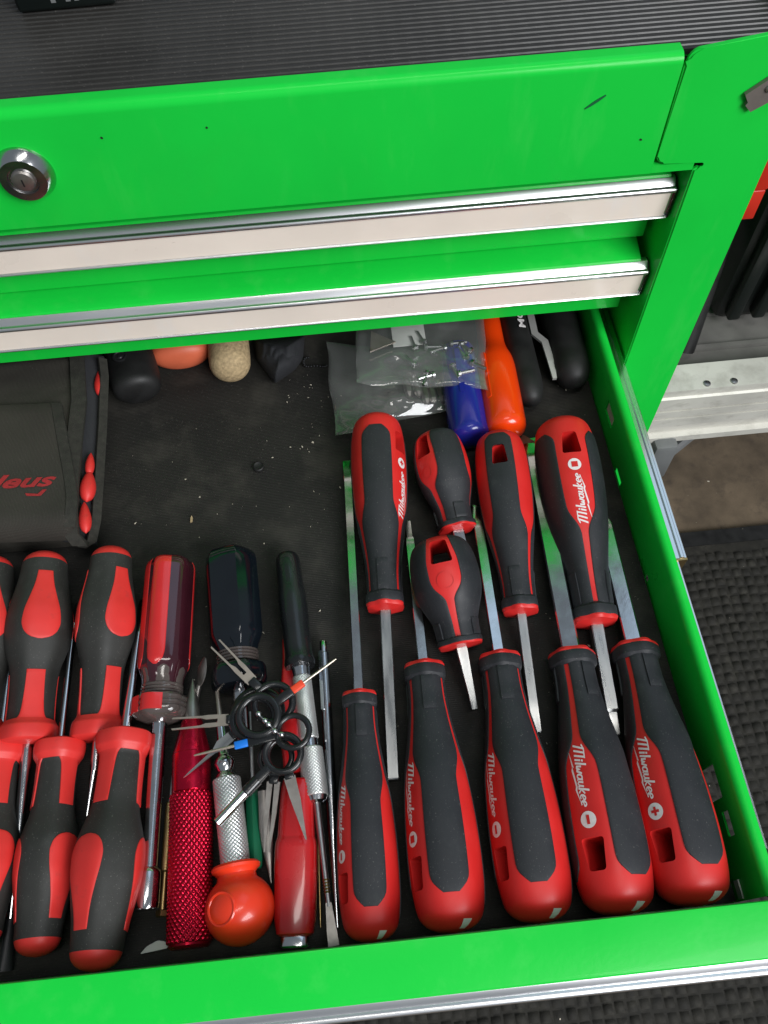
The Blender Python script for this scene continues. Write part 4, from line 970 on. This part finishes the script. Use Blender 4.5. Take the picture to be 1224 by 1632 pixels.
MB().add(*lathe([(LT * 0.80, 0.0017), (LT * 0.84, 0.0009), (LT, 0.0007)], 12)).build('blade', 'satin_steel', t, True)
P0 = at(511, 1478, 0.003); P1 = at(507, 1330, 0.004); LT = (P1 - P0).length
tag(MB().add(*lathe([(0, 0.0003), (0.003, 0.0006), (LT - 0.006, 0.0006), (LT - 0.003, 0.0011), (LT, 0.0004)], 12)).build('steel_needle', 'brass', None, True, M=frame(P0, P1)), 'single thin steel needle lying right of the flat red tool', 'needle')
P0 = at(311, 1120, 0.004); P1 = at(327, 1048, 0.018); LT = (P1 - P0).length
t = thing('small_spatula', 'small dark oval-headed steel spatula beside the nut driver', 'spatula', frame(P0, P1, 40))
v = []
for i in range(9):
    s = i / 8; x = LT * (0.35 + 0.65 * s); r = 0.0042 * math.sin(PI * min(max(s, 0.03), 0.97)) ** 0.6
    v += [(x, r * math.sin(2 * PI * j / 16), 0.22 * r * math.cos(2 * PI * j / 16)) for j in range(16)]
obj('head', v, gridf(9, 16, True) + [tuple(range(16)), tuple(128 + j for j in range(16))], 'old_steel', t, True, 60)
MB().add(*lathe([(0, 0.0016), (LT * 0.4, 0.0011)], 12)).build('stem', 'old_steel', t, True)
p = at(242, 1509, 0.004)
tag(MB().add(*prism(roundpoly([(-0.0058, -0.0020), (0.0062, -0.0008), (0.0058, 0.0016), (0.0020, 0.0026), (-0.0030, 0.0006)], 0.0008, 3), 0, 0.0010)).build('plastic_sliver', 'white_plastic', None, True, M=Matrix.Translation((p.x, p.y, 0.0008)) @ Matrix.Rotation(rad(14), 4, 'X')), 'pale plastic sliver lying below the chrome socket end', 'debris')
P0 = at(838, 745, 0.004); P1 = at(838, 690, 0.006)
tag(MB().add(*prism(roundpoly([(0, -0.004), (0.016, -0.006), (0.022, 0.002), (0.012, 0.005), (0, 0.004)], 0.002, 3), -0.0006, 0.0006)).build('metal_plate', 'rust_brown', None, True, M=frame(P0, P1, 10)), 'small reddish brown metal plate between two cushion-grip handles', 'plate')

# ---- ring-handled terminal tools and bead chain
def ring_tool(label, c, rpx, z, ang, kind, stem=0.010, sleeve=None, tilt=(0, 0)):
    """ring with a flat stem; ang is the heading of the stem in the drawer plane (degrees, 0 = right, 90 = away)"""
    C0 = at(*c, z); R = (at(c[0] + rpx, c[1], z) - C0).length
    t = thing('terminal_tool', label, 'terminal tool', Matrix.Translation(C0) @ Matrix.Rotation(rad(ang), 4, 'Z') @ Matrix.Rotation(rad(tilt[0]), 4, 'Y') @ Matrix.Rotation(rad(tilt[1]), 4, 'X'), 'ring-handled terminal tools')
    rt = R * 0.14
    v = []; nseg = 40
    for i in range(nseg):
        a = 2 * PI * i / nseg
        for j in range(10):
            b = 2 * PI * j / 10; q = R - rt * 1.15 + rt * 1.15 * math.cos(b)
            v.append((q * math.cos(a), q * math.sin(a), rt * 0.9 * math.sin(b)))
    f = []
    for i in range(nseg):
        for j in range(10):
            f.append((i * 10 + j, ((i + 1) % nseg) * 10 + j, ((i + 1) % nseg) * 10 + (j + 1) % 10, i * 10 + (j + 1) % 10))
    mb = MB().add(v, f)
    w = 0.0021; x0 = R * 0.90; x1 = R + stem
    obj('ring', mb.v, mb.f, 'black_plastic', t, True, 60)
    bevbox('stem', x0, x1, -w, w, -rt * 0.8, rt * 0.8, 0.0006, 'black_plastic', t)
    if sleeve:
        bevbox('sleeve', x1 - 0.0003, x1 + 0.0062, -w * 0.85, w * 0.85, -rt * 0.7, rt * 0.7, 0.0006, sleeve, t); x1 += 0.006
    th = 0.00035
    if kind == 'fork':
        p = [(x1 - 0.001, -0.0026), (x1 + 0.008, -0.0029), (x1 + 0.011, -0.0027), (x1 + 0.025, -0.0029), (x1 + 0.0255, -0.0022), (x1 + 0.012, -0.0017), (x1 + 0.0095, -0.0009), (x1 + 0.0040, -0.0009), (x1 + 0.0040, 0.0009), (x1 + 0.0095, 0.0009), (x1 + 0.012, 0.0017), (x1 + 0.0255, 0.0022), (x1 + 0.025, 0.0029), (x1 + 0.011, 0.0027), (x1 + 0.008, 0.0029), (x1 - 0.001, 0.0026)]
        MB().add(*prism(p, -th, th)).build('fork', 'pin_steel', t, False)
    elif kind == 'pin':
        MB().add(*lathe([(x1 - 0.001, 0.0007), (x1 + 0.014, 0.0006), (x1 + 0.0185, 0.0004)], 12)).build('pin', 'pin_steel', t, True)
    elif kind == 'blade':
        p = [(x1 - 0.001, -0.0022), (x1 + 0.006, -0.0026), (x1 + 0.010, -0.0008), (x1 + 0.024, -0.0004), (x1 + 0.027, 0), (x1 + 0.024, 0.0004), (x1 + 0.010, 0.0010), (x1 + 0.006, 0.0026), (x1 - 0.001, 0.0022)]
        MB().add(*prism(p, -th, th)).build('blade', 'satin_steel', t, False)
    elif kind == 'tube':
        MB().add(*lathe([(x1 - 0.004, 0.0026), (x1 + 0.003, 0.0026), (x1 + 0.0035, 0.0022)], 20)).build('socket', 'black_plastic', t, True, 30)
        MB().add(*lathe([(x1, 0.0021), (x1 + 0.020, 0.0021), (x1 + 0.020, 0.0016), (x1 + 0.012, 0.0015)], 20)).build('tube', 'chrome', t, True, 30)
    elif kind == 'taper':
        p = [(x1 - 0.001, -0.0026), (x1 + 0.008, -0.0022), (x1 + 0.026, -0.0004), (x1 + 0.0265, 0.0002), (x1 + 0.010, 0.0022), (x1 - 0.001, 0.0026)]
        MB().add(*prism(p, -th, th)).build('blade', 'old_steel', t, False)
    elif kind == 'prongs':
        for s in (-1, 1):
            p = [(x1 - 0.001, s * 0.0004), (x1 - 0.001, s * 0.0030), (x1 + 0.012, s * 0.0026), (x1 + 0.028, s * 0.0013), (x1 + 0.028, s * 0.0006), (x1 + 0.012, s * 0.0006)]
            MB().add(*prism(p, -th, th)).build('prong', 'old_steel', t, False)
    return t
ring_tool('ring tool with a two-pronged fork pointing up over the dark fluted handle', (436, 1120), 36, 0.0290, 131, 'fork', 0.005, tilt=(-4, 0))
ring_tool('ring tool with a two-pronged fork pointing left over the red punch point', (404, 1144), 40, 0.0265, 178, 'fork', 0.001, tilt=(2, 0))
ring_tool('ring tool with an orange sleeve and steel pin pointing over the silver knurled sleeve', (412, 1140), 37, 0.0320, 31, 'pin', 0.008, 'orange_sleeve', tilt=(-3, 2))
ring_tool('ring tool with a flat grey blade ending in a needle across the red punch', (411, 1136), 44, 0.0235, 217, 'blade', 0.003, tilt=(2, 0))
ring_tool('ring tool with a blue sleeve and pale pin pointing left', (467, 1166), 31, 0.0310, 187, 'pin', 0.0120, 'blue_sleeve', tilt=(3, 3))
ring_tool('ring tool with a chrome tube pointing down over the silver knurled shaft', (451, 1200), 34, 0.0285, 222, 'tube', 0.010, tilt=(2, -3))
ring_tool('ring tool with two dark prongs pointing towards the drawer front', (440, 1207), 30, 0.0240, 262, 'prongs', 0.003, tilt=(4, 0))
ring_tool('ring tool with a tapered dark blade lying over the flat red tool', (452, 1203), 32, 0.0262, 283, 'taper', 0.002, tilt=(2, 0))
bd = MB(); q0 = at(412, 1139, 0.0345); q1 = at(447, 1172, 0.0345)
t = thing('bead_chain', 'short silver ball chain linking the black rings', 'chain', Matrix.Translation(q0))
MB().add(*tube([(0, 0, 0), tuple(q1 - q0)], 0.0003, 6)).build('wire', 'satin_steel', t, True)
me0 = None
for k in range(5):
    p = (q1 - q0) * (k / 4) + Vector((0.0005 * math.sin(k * 2), 0.0004 * math.cos(k * 3), 0))
    if me0 is None:
        me0 = MB().add(*lathe([(0.0014 * -math.cos(PI * i / 8), max(0.00004, 0.0014 * math.sin(PI * i / 8))) for i in range(9)], 14)).build('bead', 'chrome', t, True, 60); me0.location = p
    else:
        o = me0.copy(); COL.objects.link(o); o.parent = t; o.location = p

# ================================================================== REAR OF THE DRAWER
def rear(px0, z0, px1, z1): return at(*px0, z0), at(*px1, z1)
# fabric pouch
corner = at(168, 585, 0.030); near = at(152, 868, 0.016); 
px1 = at(160, 720, 0.030).x
pc = thing('tool_pouch', 'black fabric tool pouch with red lettering, cut off by the left edge', 'pouch', Matrix.Translation((-0.2, 0.2, 0)))
def pouch_pt(x, y, z): return (x + 0.2, y - 0.2, z)
yA = at(60, 862, 0.010).y; yB = 0.345; xA = -0.42
def xr(y, z):                                # right end, leaning with the photo
    s = (y - yA) / (yB - yA)
    return at(112, 860, 0.028).x * (1 - s) + (at(128, 585, 0.030).x) * s
H = 0.030
nu, nv = 60, 56
v = []
for i in range(nu):
    u = i / (nu - 1); y = yA + (yB - yA) * u
    # height profile across y: rounded edges
    e = min(u, 1 - u) / 0.12; hy = H * (1 if e > 1 else math.sqrt(max(0.0, 1 - (1 - e) ** 2)))
    for j in range(nv):
        q = j / (nv - 1); x = xA + (xr(y, 0) - xA) * q
        z = max(0.001, hy) + 0.0012 * noise.noise(Vector((x * 40, y * 40, 1.0))) + 0.0006 * noise.noise(Vector((x * 140, y * 140, 5.0)))
        v.append(pouch_pt(x, y, max(0.0006, z)))
k = len(v); f = gridf(nu, nv)
v += [(a, b, 0.0004) for a, b, c in v]; f += [tuple(i + k for i in q) for q in gridf(nu, nv)]
rim = [(i, 0) for i in range(nu)] + [(nu - 1, j) for j in range(1, nv)] + [(i, nv - 1) for i in range(nu - 2, -1, -1)] + [(0, j) for j in range(nv - 2, 0, -1)]
for a, b in zip(rim, rim[1:] + rim[:1]):
    ia, ib = a[0] * nv + a[1], b[0] * nv + b[1]; f.append((ia, ib, k + ib, k + ia))
obj('pouch_body', v, f, 'pouch_fabric', pc, True, 55)
# open end: two binding bands either side of a dark slit, sloping down to the liner
def band(name, pts, wd, m, par, thick=0.0016):
    """flat strap through world points; width given along a direction"""
    v = []
    n = len(pts)
    for i, (p, wv) in enumerate(pts):
        p = Vector(p); wv = Vector(wv)
        a = Vector(pts[min(i + 1, n - 1)][0]) - Vector(pts[max(i - 1, 0)][0]); nr = a.cross(wv).normalized()
        if nr.z < 0: nr = -nr
        for c in (p - wv - nr * thick, p - wv + nr * thick * 0.4, p - wv * 0.9 + nr * thick, p + wv * 0.9 + nr * thick, p + wv + nr * thick * 0.4, p + wv - nr * thick): v.append(pouch_pt(*c))
    f = gridf(n, 6, True) + [tuple(range(6)), tuple((n - 1) * 6 + j for j in range(6))]
    return obj(name, v, f, m, par, True, 50)
inner = [((122, 560), 0.0300), ((126, 640), 0.0305), ((119, 700), 0.0300), ((113, 760), 0.0295), ((110, 810), 0.0280), ((112, 850), 0.0250), ((128, 868), 0.0180)]
outer = [((163, 572), 0.0280), ((166, 600), 0.0240), ((163, 680), 0.0200), ((158, 760), 0.0180), ((153, 830), 0.0160), ((146, 862), 0.0140), ((130, 870), 0.0130)]
band('inner_binding', [(at(*p, z), Vector((0.0042, 0, -0.0010))) for p, z in inner], 0, 'pouch_binding', pc)
band('outer_binding', [(at(*p, z), Vector((0.0022, 0, -0.0014))) for p, z in outer], 0, 'pouch_binding', pc)
v = []
mid = [((142, 566), 0.0290), ((146, 620), 0.0250), ((142, 690), 0.0230), ((136, 760), 0.0210), ((131, 830), 0.0190), ((128, 866), 0.0140)]
band('end_gusset', [(at(*p, z - 0.004), Vector((0.0080, 0, -0.0035))) for p, z in mid], 0, 'bag_fabric', pc)
# flap with lettering
fl = [(-60, 652), (0, 646), (60, 637), (88, 640), (96, 660), (104, 700), (112, 745), (116, 800), (112, 862), (60, 866), (0, 858), (-60, 860)]
fa = []
nfu, nfv = 26, 26
def flap_pt(u, vv):
    # u along x (0 left .. 1 right edge), vv along y (0 far .. 1 near)
    yf = 648 - 6 * u + 215 * vv
    right = 92 + 26 * min(1, vv * 1.5) - 6 * max(0, vv - 0.75) * 4
    x = -60 + (right + 60) * u
    e = max(0.0, (vv - 0.80) / 0.20)
    z = 0.0345 + 0.0010 * noise.noise(Vector((x * 0.02, yf * 0.02, 3))) - 0.010 * e * e
    if u > 0.93: z -= 0.0012 * ((u - 0.93) / 0.07) ** 2
    if vv < 0.05: z -= 0.0015 * ((0.05 - vv) / 0.05) ** 2
    return at(x, yf, z)
v = []
for i in range(nfu):
    for j in range(nfv): v.append(pouch_pt(*flap_pt(i / (nfu - 1), j / (nfv - 1))))
k = len(v); f = gridf(nfu, nfv)
v += [(a, b, c - 0.0030) for a, b, c in v]; f += [tuple(i + k for i in q) for q in gridf(nfu, nfv)]
rim = [(i, 0) for i in range(nfu)] + [(nfu - 1, j) for j in range(1, nfv)] + [(i, nfv - 1) for i in range(nfu - 2, -1, -1)] + [(0, j) for j in range(nfv - 2, 0, -1)]
for a, b in zip(rim, rim[1:] + rim[:1]):
    ia, ib = a[0] * nfv + a[1], b[0] * nfv + b[1]; f.append((ia, ib, k + ib, k + ia))
flap = obj('flap', v, f, 'pouch_fabric', pc, True, 50)
band('flap_binding', [(Vector(flap_pt(0.985, q)) + Vector((0, 0, 0.0002)), Vector((0.0030, 0, -0.0004))) for q in (0.01, 0.1, 0.2, 0.32, 0.45, 0.58, 0.7, 0.82, 0.92)], 0, 'pouch_binding', flap, 0.0010)
tv, tf = text2d('leus', 0.45, 0.03, 1)
lv = []
for a, b in tv:
    p = at(-14 + a * 104, 779 - b * 20 - a * 6, 0.0345); s = at(-14 + a * 104, 779 - b * 20 - a * 6, 0.0345 + 0.0010 * noise.noise(Vector(((-14 + a * 104) * 0.02, (779 - b * 25) * 0.02, 3))) + 0.0005)
    lv.append(pouch_pt(*s))
obj('flap_lettering', lv, tf, 'print_red', flap, True, 60)
tv = [at(40, 786, 0.0352), at(60, 787, 0.0352), at(68, 780, 0.0352), at(74, 780, 0.0352), at(64, 790, 0.0352), at(42, 790, 0.0352)]
obj('lettering_swash', [pouch_pt(*p) for p in tv] + [pouch_pt(p.x, p.y, p.z - 0.0003) for p in tv], [tuple(range(6)), tuple(range(6, 12))] + [(i, (i + 1) % 6, 6 + (i + 1) % 6, 6 + i) for i in range(6)], 'print_red', flap, False)
for (a, b, wd), lb in ((((158, 590), (160, 632), 0.0040), 'red handle end peeking out of the pouch nearest the cabinet'), (((145, 722), (142, 758), 0.0032), 'narrow red handle end in the middle of the pouch opening'),
                      (((143, 750), (138, 800), 0.0054), 'largest red handle end peeking out of the pouch opening'), (((134, 800), (137, 850), 0.0042), 'curved red handle end at the near corner of the pouch opening')):
    A = at(*a, 0.0225); B = at(*b, 0.0225); n = 10; prof = []
    Lr = (B - A).length
    for i in range(n + 1):
        s = i / n; prof.append((Lr * s, max(0.0002, wd * math.sin(PI * min(s, 0.999)) ** 0.55 * (0.55 + 0.45 * s))))
    tag(MB().add(*lathe(prof, 20)).build('red_handle_end', 'soft_red', None, True, M=frame(A, B)), lb, 'tool handle', 'red handle ends in the pouch')

# black rubber handle with rivet
def handle_thing(name, label, cat, px0, px1, z0, z1, R, m, prof, flat=1.0, group=None, roll=0, n=36):
    P0 = at(*px0, z0); P1 = at(*px1, z1); LT = (P1 - P0).length
    t = thing(name, label, cat, frame(P0, P1, roll), group)
    PF = spl(prof, 0); v = []
    tl = [0.0005, 0.006, 0.016, 0.03, 0.05, 0.075, 0.10, 0.13] + ts(0.16, 1.0, 24)
    for q in tl:
        for j in range(n):
            a = 2 * PI * j / n; r = max(0.0002, R * PF(q)); v.append((q * LT, r * math.sin(a), flat * r * math.cos(a)))
    obj('handle', v, gridf(len(tl), n, True) + [tuple(range(n)), tuple((len(tl) - 1) * n + j for j in range(n))], m, t, True, 45)
    return t, LT
ROUND = [(0, 0), (0.012, 0.42), (0.04, 0.72), (0.09, 0.92), (0.15, 1.0), (0.6, 0.98), (1.0, 0.9)]
t, LT = handle_thing('riveted_tool', 'tool with a black rubber grip and round rivet beside the pouch', 'hand tool', (222, 630), (190, 500), 0.013, 0.016, 0.0150, 'black_rubber', [(0, 0), (0.01, 0.5), (0.03, 0.78), (0.08, 0.95), (0.2, 1.0), (0.6, 0.92), (1.0, 0.8)], 0.85)
MB().add(*[(lambda q: ([(b, c, a) for a, b, c in q[0]], q[1]))(lathe([(0, 0.0042), (0.0008, 0.0042), (0.0010, 0.0034), (0.0003, 0.0030), (0.0003, 0.0018), (0.0008, 0.0012), (0.0008, 0.0002)], 28))][0]).build('rivet', 'black_steel', t, True, 30, Matrix.Translation((0.022, 0.004, 0.0123)))
MB().add(*prism([(0.026, -0.010), (0.040, -0.004), (0.044, -0.012)], 0.0080, 0.0095)).build('steel_corner', 'satin_steel', t, False)
t, LT = handle_thing('orange_handle', 'salmon-orange rounded handle end under the drawer edge', 'tool handle', (290, 579), (280, 460), 0.009, 0.011, 0.0190, 'salmon_plastic', [(0, 0), (0.015, 0.5), (0.05, 0.80), (0.10, 0.95), (0.2, 1.0), (1.0, 0.9)], 0.6)
MB().add(*[(lambda q: ([(b, c, a) for a, b, c in q[0]], q[1]))(lathe([(0, 0.0046), (0.001, 0.0044), (0.0018, 0.0030), (0.0020, 0.0002)], 24))][0]).build('screw_head', 'satin_steel', t, True, 30, Matrix.Translation((0.022, 0.0, 0.0104)))
t, LT = handle_thing('cork_handle', 'tan cork-textured handle end beside the orange one', 'tool handle', (368, 600), (358, 470), 0.011, 0.012, 0.0128, 'cork', [(0, 0), (0.012, 0.38), (0.03, 0.60), (0.07, 0.84), (0.14, 0.98), (0.25, 1.0), (1.0, 0.95)])
# crumpled fabric bag with chain
v = []; nn = 26
pl = [(404, 540), (408, 572), (438, 612), (470, 590), (483, 572), (486, 535)]
cx, cy = 446, 560
pl = roundpoly(pl, 5, 3); per = []
for a, b in zip(pl, pl[1:] + pl[:1]): per += [(a[0] + (b[0] - a[0]) * k / 4, a[1] + (b[1] - a[1]) * k / 4) for k in range(4)]
NP_ = len(per)
for i in range(nn):
    q = i / (nn - 1)
    for j in range(NP_):
        pxx = cx + (per[j][0] - cx) * q; pyy = cy + (per[j][1] - cy) * q
        z = 0.017 * max(0, 1 - q ** 2.6) ** 0.6 + 0.0016 * abs(noise.noise(Vector((pxx * 0.09, pyy * 0.03, 2)))) * 2 * (1 - q ** 4) + 0.0006
        v.append(tuple(at(pxx, pyy, z)))
f = gridf(nn, NP_, True)
tag(obj('fabric_bag', v, f, 'bag_fabric', None, True, 70), 'crumpled black fabric bag between the tan handle and the plastic bags', 'bag')
ch = thing('ball_chain', 'tiny dark ball chain loop beside the crumpled fabric bag', 'chain', Matrix.Translation(at(500, 575, 0.004)))
c0 = at(500, 575, 0.004); me0 = None
for k in range(15):
    a = 0.4 + 2 * PI * k / 24; p = at(503 + 19 * math.cos(a), 577 + 8 * math.sin(a) + 2 * math.sin(3 * a), 0.002) - c0
    if me0 is None:
        me0 = MB().add(*lathe([(0.0007 * -math.cos(PI * i / 6), max(0.00004, 0.0007 * math.sin(PI * i / 6))) for i in range(7)], 10)).build('bead', 'black_steel', ch, True, 60); me0.location = p
    else:
        o = me0.copy(); COL.objects.link(o); o.parent = ch; o.location = p
# blue and orange handles, black plier handles, bent lever
t, LT = handle_thing('blue_handle', 'glossy dark blue plastic handle beside the orange one', 'tool handle', (750, 706), (728, 560), 0.0115, 0.0135, 0.0116, 'blue_gloss', [(0, 0), (0.010, 0.5), (0.025, 0.76), (0.05, 0.92), (0.09, 1.0), (0.7, 0.98), (1.0, 0.9)])
MB().add(*prism(roundpoly([(0.028, -0.0016), (0.06, -0.0016), (0.06, 0.0016), (0.028, 0.0016)], 0.0012, 3), 0.0106, 0.0119)).build('groove_rib', 'blue_gloss', t, True, 30, Matrix.Rotation(rad(-8), 4, 'X'))
t, LT = handle_thing('orange_handle', 'long glossy orange handle with a narrow waist, between blue handle and black pliers', 'tool handle', (808, 696), (770, 470), 0.0120, 0.0140, 0.0122, 'orange_gloss', [(0, 0), (0.008, 0.5), (0.02, 0.78), (0.04, 0.94), (0.07, 1.0), (0.42, 0.98), (0.50, 0.92), (0.56, 0.76), (0.62, 0.66), (1.0, 0.62)])
MB().add(*prism(roundpoly([(0.022, -0.0016), (0.055, -0.0016), (0.055, 0.0016), (0.022, 0.0016)], 0.0012, 3), 0.0112, 0.0125)).build('groove_rib', 'orange_gloss', t, True, 30, Matrix.Rotation(rad(-42), 4, 'X'))
t, LT = handle_thing('plier_handle', 'black rubber plier handle with small white lettering beside the orange handle', 'pliers', (848, 646), (800, 440), 0.0095, 0.012, 0.0092, 'black_rubber', ROUND)
tv, tf = text2d('L-7COM', 0, 0.02, 0)
MB().add([(0.052 + (1 - q[0]) * 0.034, -(q[1] - 0.5) * -0.0042, 0.0098) for q in tv], tf).build('lettering', 'print_white', t, False, 38, Matrix.Rotation(rad(16), 4, 'X'))
t, LT = handle_thing('plier_handle', 'black rubber plier handle beside the green drawer wall', 'pliers', (917, 615), (872, 430), 0.0105, 0.013, 0.0112, 'black_rubber', ROUND)
pts = [at(884, 604, 0.012), at(878, 576, 0.014), at(868, 545, 0.0150), at(852, 532, 0.0150), at(846, 505, 0.0150), at(838, 470, 0.0150)]
v = []
for i, p in enumerate(pts):
    d = (pts[min(i + 1, 5)] - pts[max(i - 1, 0)]).normalized(); s = d.cross(Vector((0, 0, 1))).normalized(); wv = 0.0021 if i else 0.0012
    for a, b in ((-1, -1), (1, -1), (1, 1), (-1, 1)): v.append(p + s * (a * wv) + Vector((0, 0, b * 0.0009)))
tag(obj('bent_lever', v, gridf(6, 4, True) + [(0, 1, 2, 3), (20, 21, 22, 23)], 'lever_steel', None, False), 'bent chrome lever between the two black plier handles', 'lever')

# ---- clear bags
def film_bag(label, quad, z0, puff, seed, contents, name='plastic_bag'):
    t = thing(name, label, 'plastic bag', Matrix.Translation(at(*quad[0], z0)))
    o0 = at(*quad[0], z0); n = 34; v = []
    for side in (1, -1):
        for i in range(n):
            for j in range(n):
                u = i / (n - 1); w_ = j / (n - 1)
                q = [Vector(p) for p in quad]
                p = q[0].lerp(q[1], u).lerp(q[3].lerp(q[2], u), w_)
                e = (math.sin(PI * u) * math.sin(PI * w_)) ** 0.6
                wr = noise.noise(Vector((u * 5 + seed, w_ * 5, seed))) * 0.0022 + abs(noise.noise(Vector((u * 9, w_ * 7 + seed, 4)))) * 0.0024 * e
                z = z0 + (puff * e if side > 0 else -puff * 0.3 * e) + wr * (1 if side > 0 else 0.3) + w_ * 0.0
                v.append(at(p.x + 5 * noise.noise(Vector((u * 3, w_ * 3, seed + 9))), p.y + 6 * noise.noise(Vector((u * 3.3, seed, w_ * 3))), max(0.0012, z)) - o0)
    f = gridf(n, n) + [tuple(i + n * n for i in q) for q in gridf(n, n)]
    rim = [(i, 0) for i in range(n)] + [(n - 1, j) for j in range(1, n)] + [(i, n - 1) for i in range(n - 2, -1, -1)] + [(0, j) for j in range(n - 2, 0, -1)]
    for a, b in zip(rim, rim[1:] + rim[:1]):
        ia, ib = a[0] * n + a[1], b[0] * n + b[1]; f.append((ia, ib, n * n + ib, n * n + ia))
    obj('film', v, f, 'plastic_film', t, True, 80)
    # pressed seal strip
    return t
film_bag('flatter clear plastic bag underneath, its corner beside the leftmost rear screwdriver', [(520, 545), (716, 560), (716, 652), (534, 694)], 0.006, 0.006, 2.3, None)
film_bag('upper clear plastic bag of small metal parts, partly over the blue handle', [(570, 480), (768, 478), (776, 622), (568, 609)], 0.022, 0.006, 7.7, None)
r = random.Random(5)
for k in range(14):
    px = (r.uniform(660, 760), r.uniform(540, 600)); P0 = at(*px, 0.0245); a = r.uniform(0, 6.28)
    P1 = P0 + Vector((math.cos(a), math.sin(a), 0)) * 0.009
    sb = thing('machine_screw', 'small steel screw inside the upper clear bag', 'screw', frame(P0, P1, r.uniform(0, 90)), 'screws in the upper bag')
    MB().add(*lathe([(-0.0018, 0.0012), (-0.0015, 0.0020), (0.0, 0.0022), (0.0002, 0.0010)], 12)).build('head', 'satin_steel', sb, True, 30)
    MB().add(*lathe([(0, 0.0009), (0.0085, 0.0009)], 8)).build('shank', 'satin_steel', sb, True, 30)
for k in range(5):
    px = (652 + k * 14 + r.uniform(-2, 2), 640 + r.uniform(-8, 6)); P0 = at(*px, 0.0070); P1 = at(px[0] - 8, px[1] - 34, 0.0075)
    sb = thing('hex_bit', 'short dark steel bit inside the lower clear bag', 'driver bit', frame(P0, P1, 20), 'bits in the lower bag')
    MB().add(*lathe([(0, 0.0010), (0.003, 0.0024), (0.012, 0.0026)], 6)).build('shank', 'old_steel', sb, True, 20)
    MB().add(*lathe([(0.012, 0.0018), (0.016, 0.0008)], 10)).build('tip', 'brass', sb, True, 30)
bevbox('paper_label', 0, 0.020, 0, 0.026, 0, 0.0008, 0.0002, 'white_plastic', None, M=Matrix.Translation(at(627, 554, 0.0232)))
tag(bpy.data.objects['paper_label'], 'white paper label inside the upper clear bag', 'label')
tag(MB().add(*prism([(0, 0), (0.016, 0.006), (0.002, 0.016)], 0, 0.001)).build('copper_scrap', 'pin_steel', None, False, M=Matrix.Translation(at(590, 562, 0.0240))), 'pale copper scrap inside the upper clear bag', 'scrap')
bpy.context.view_layer.update()
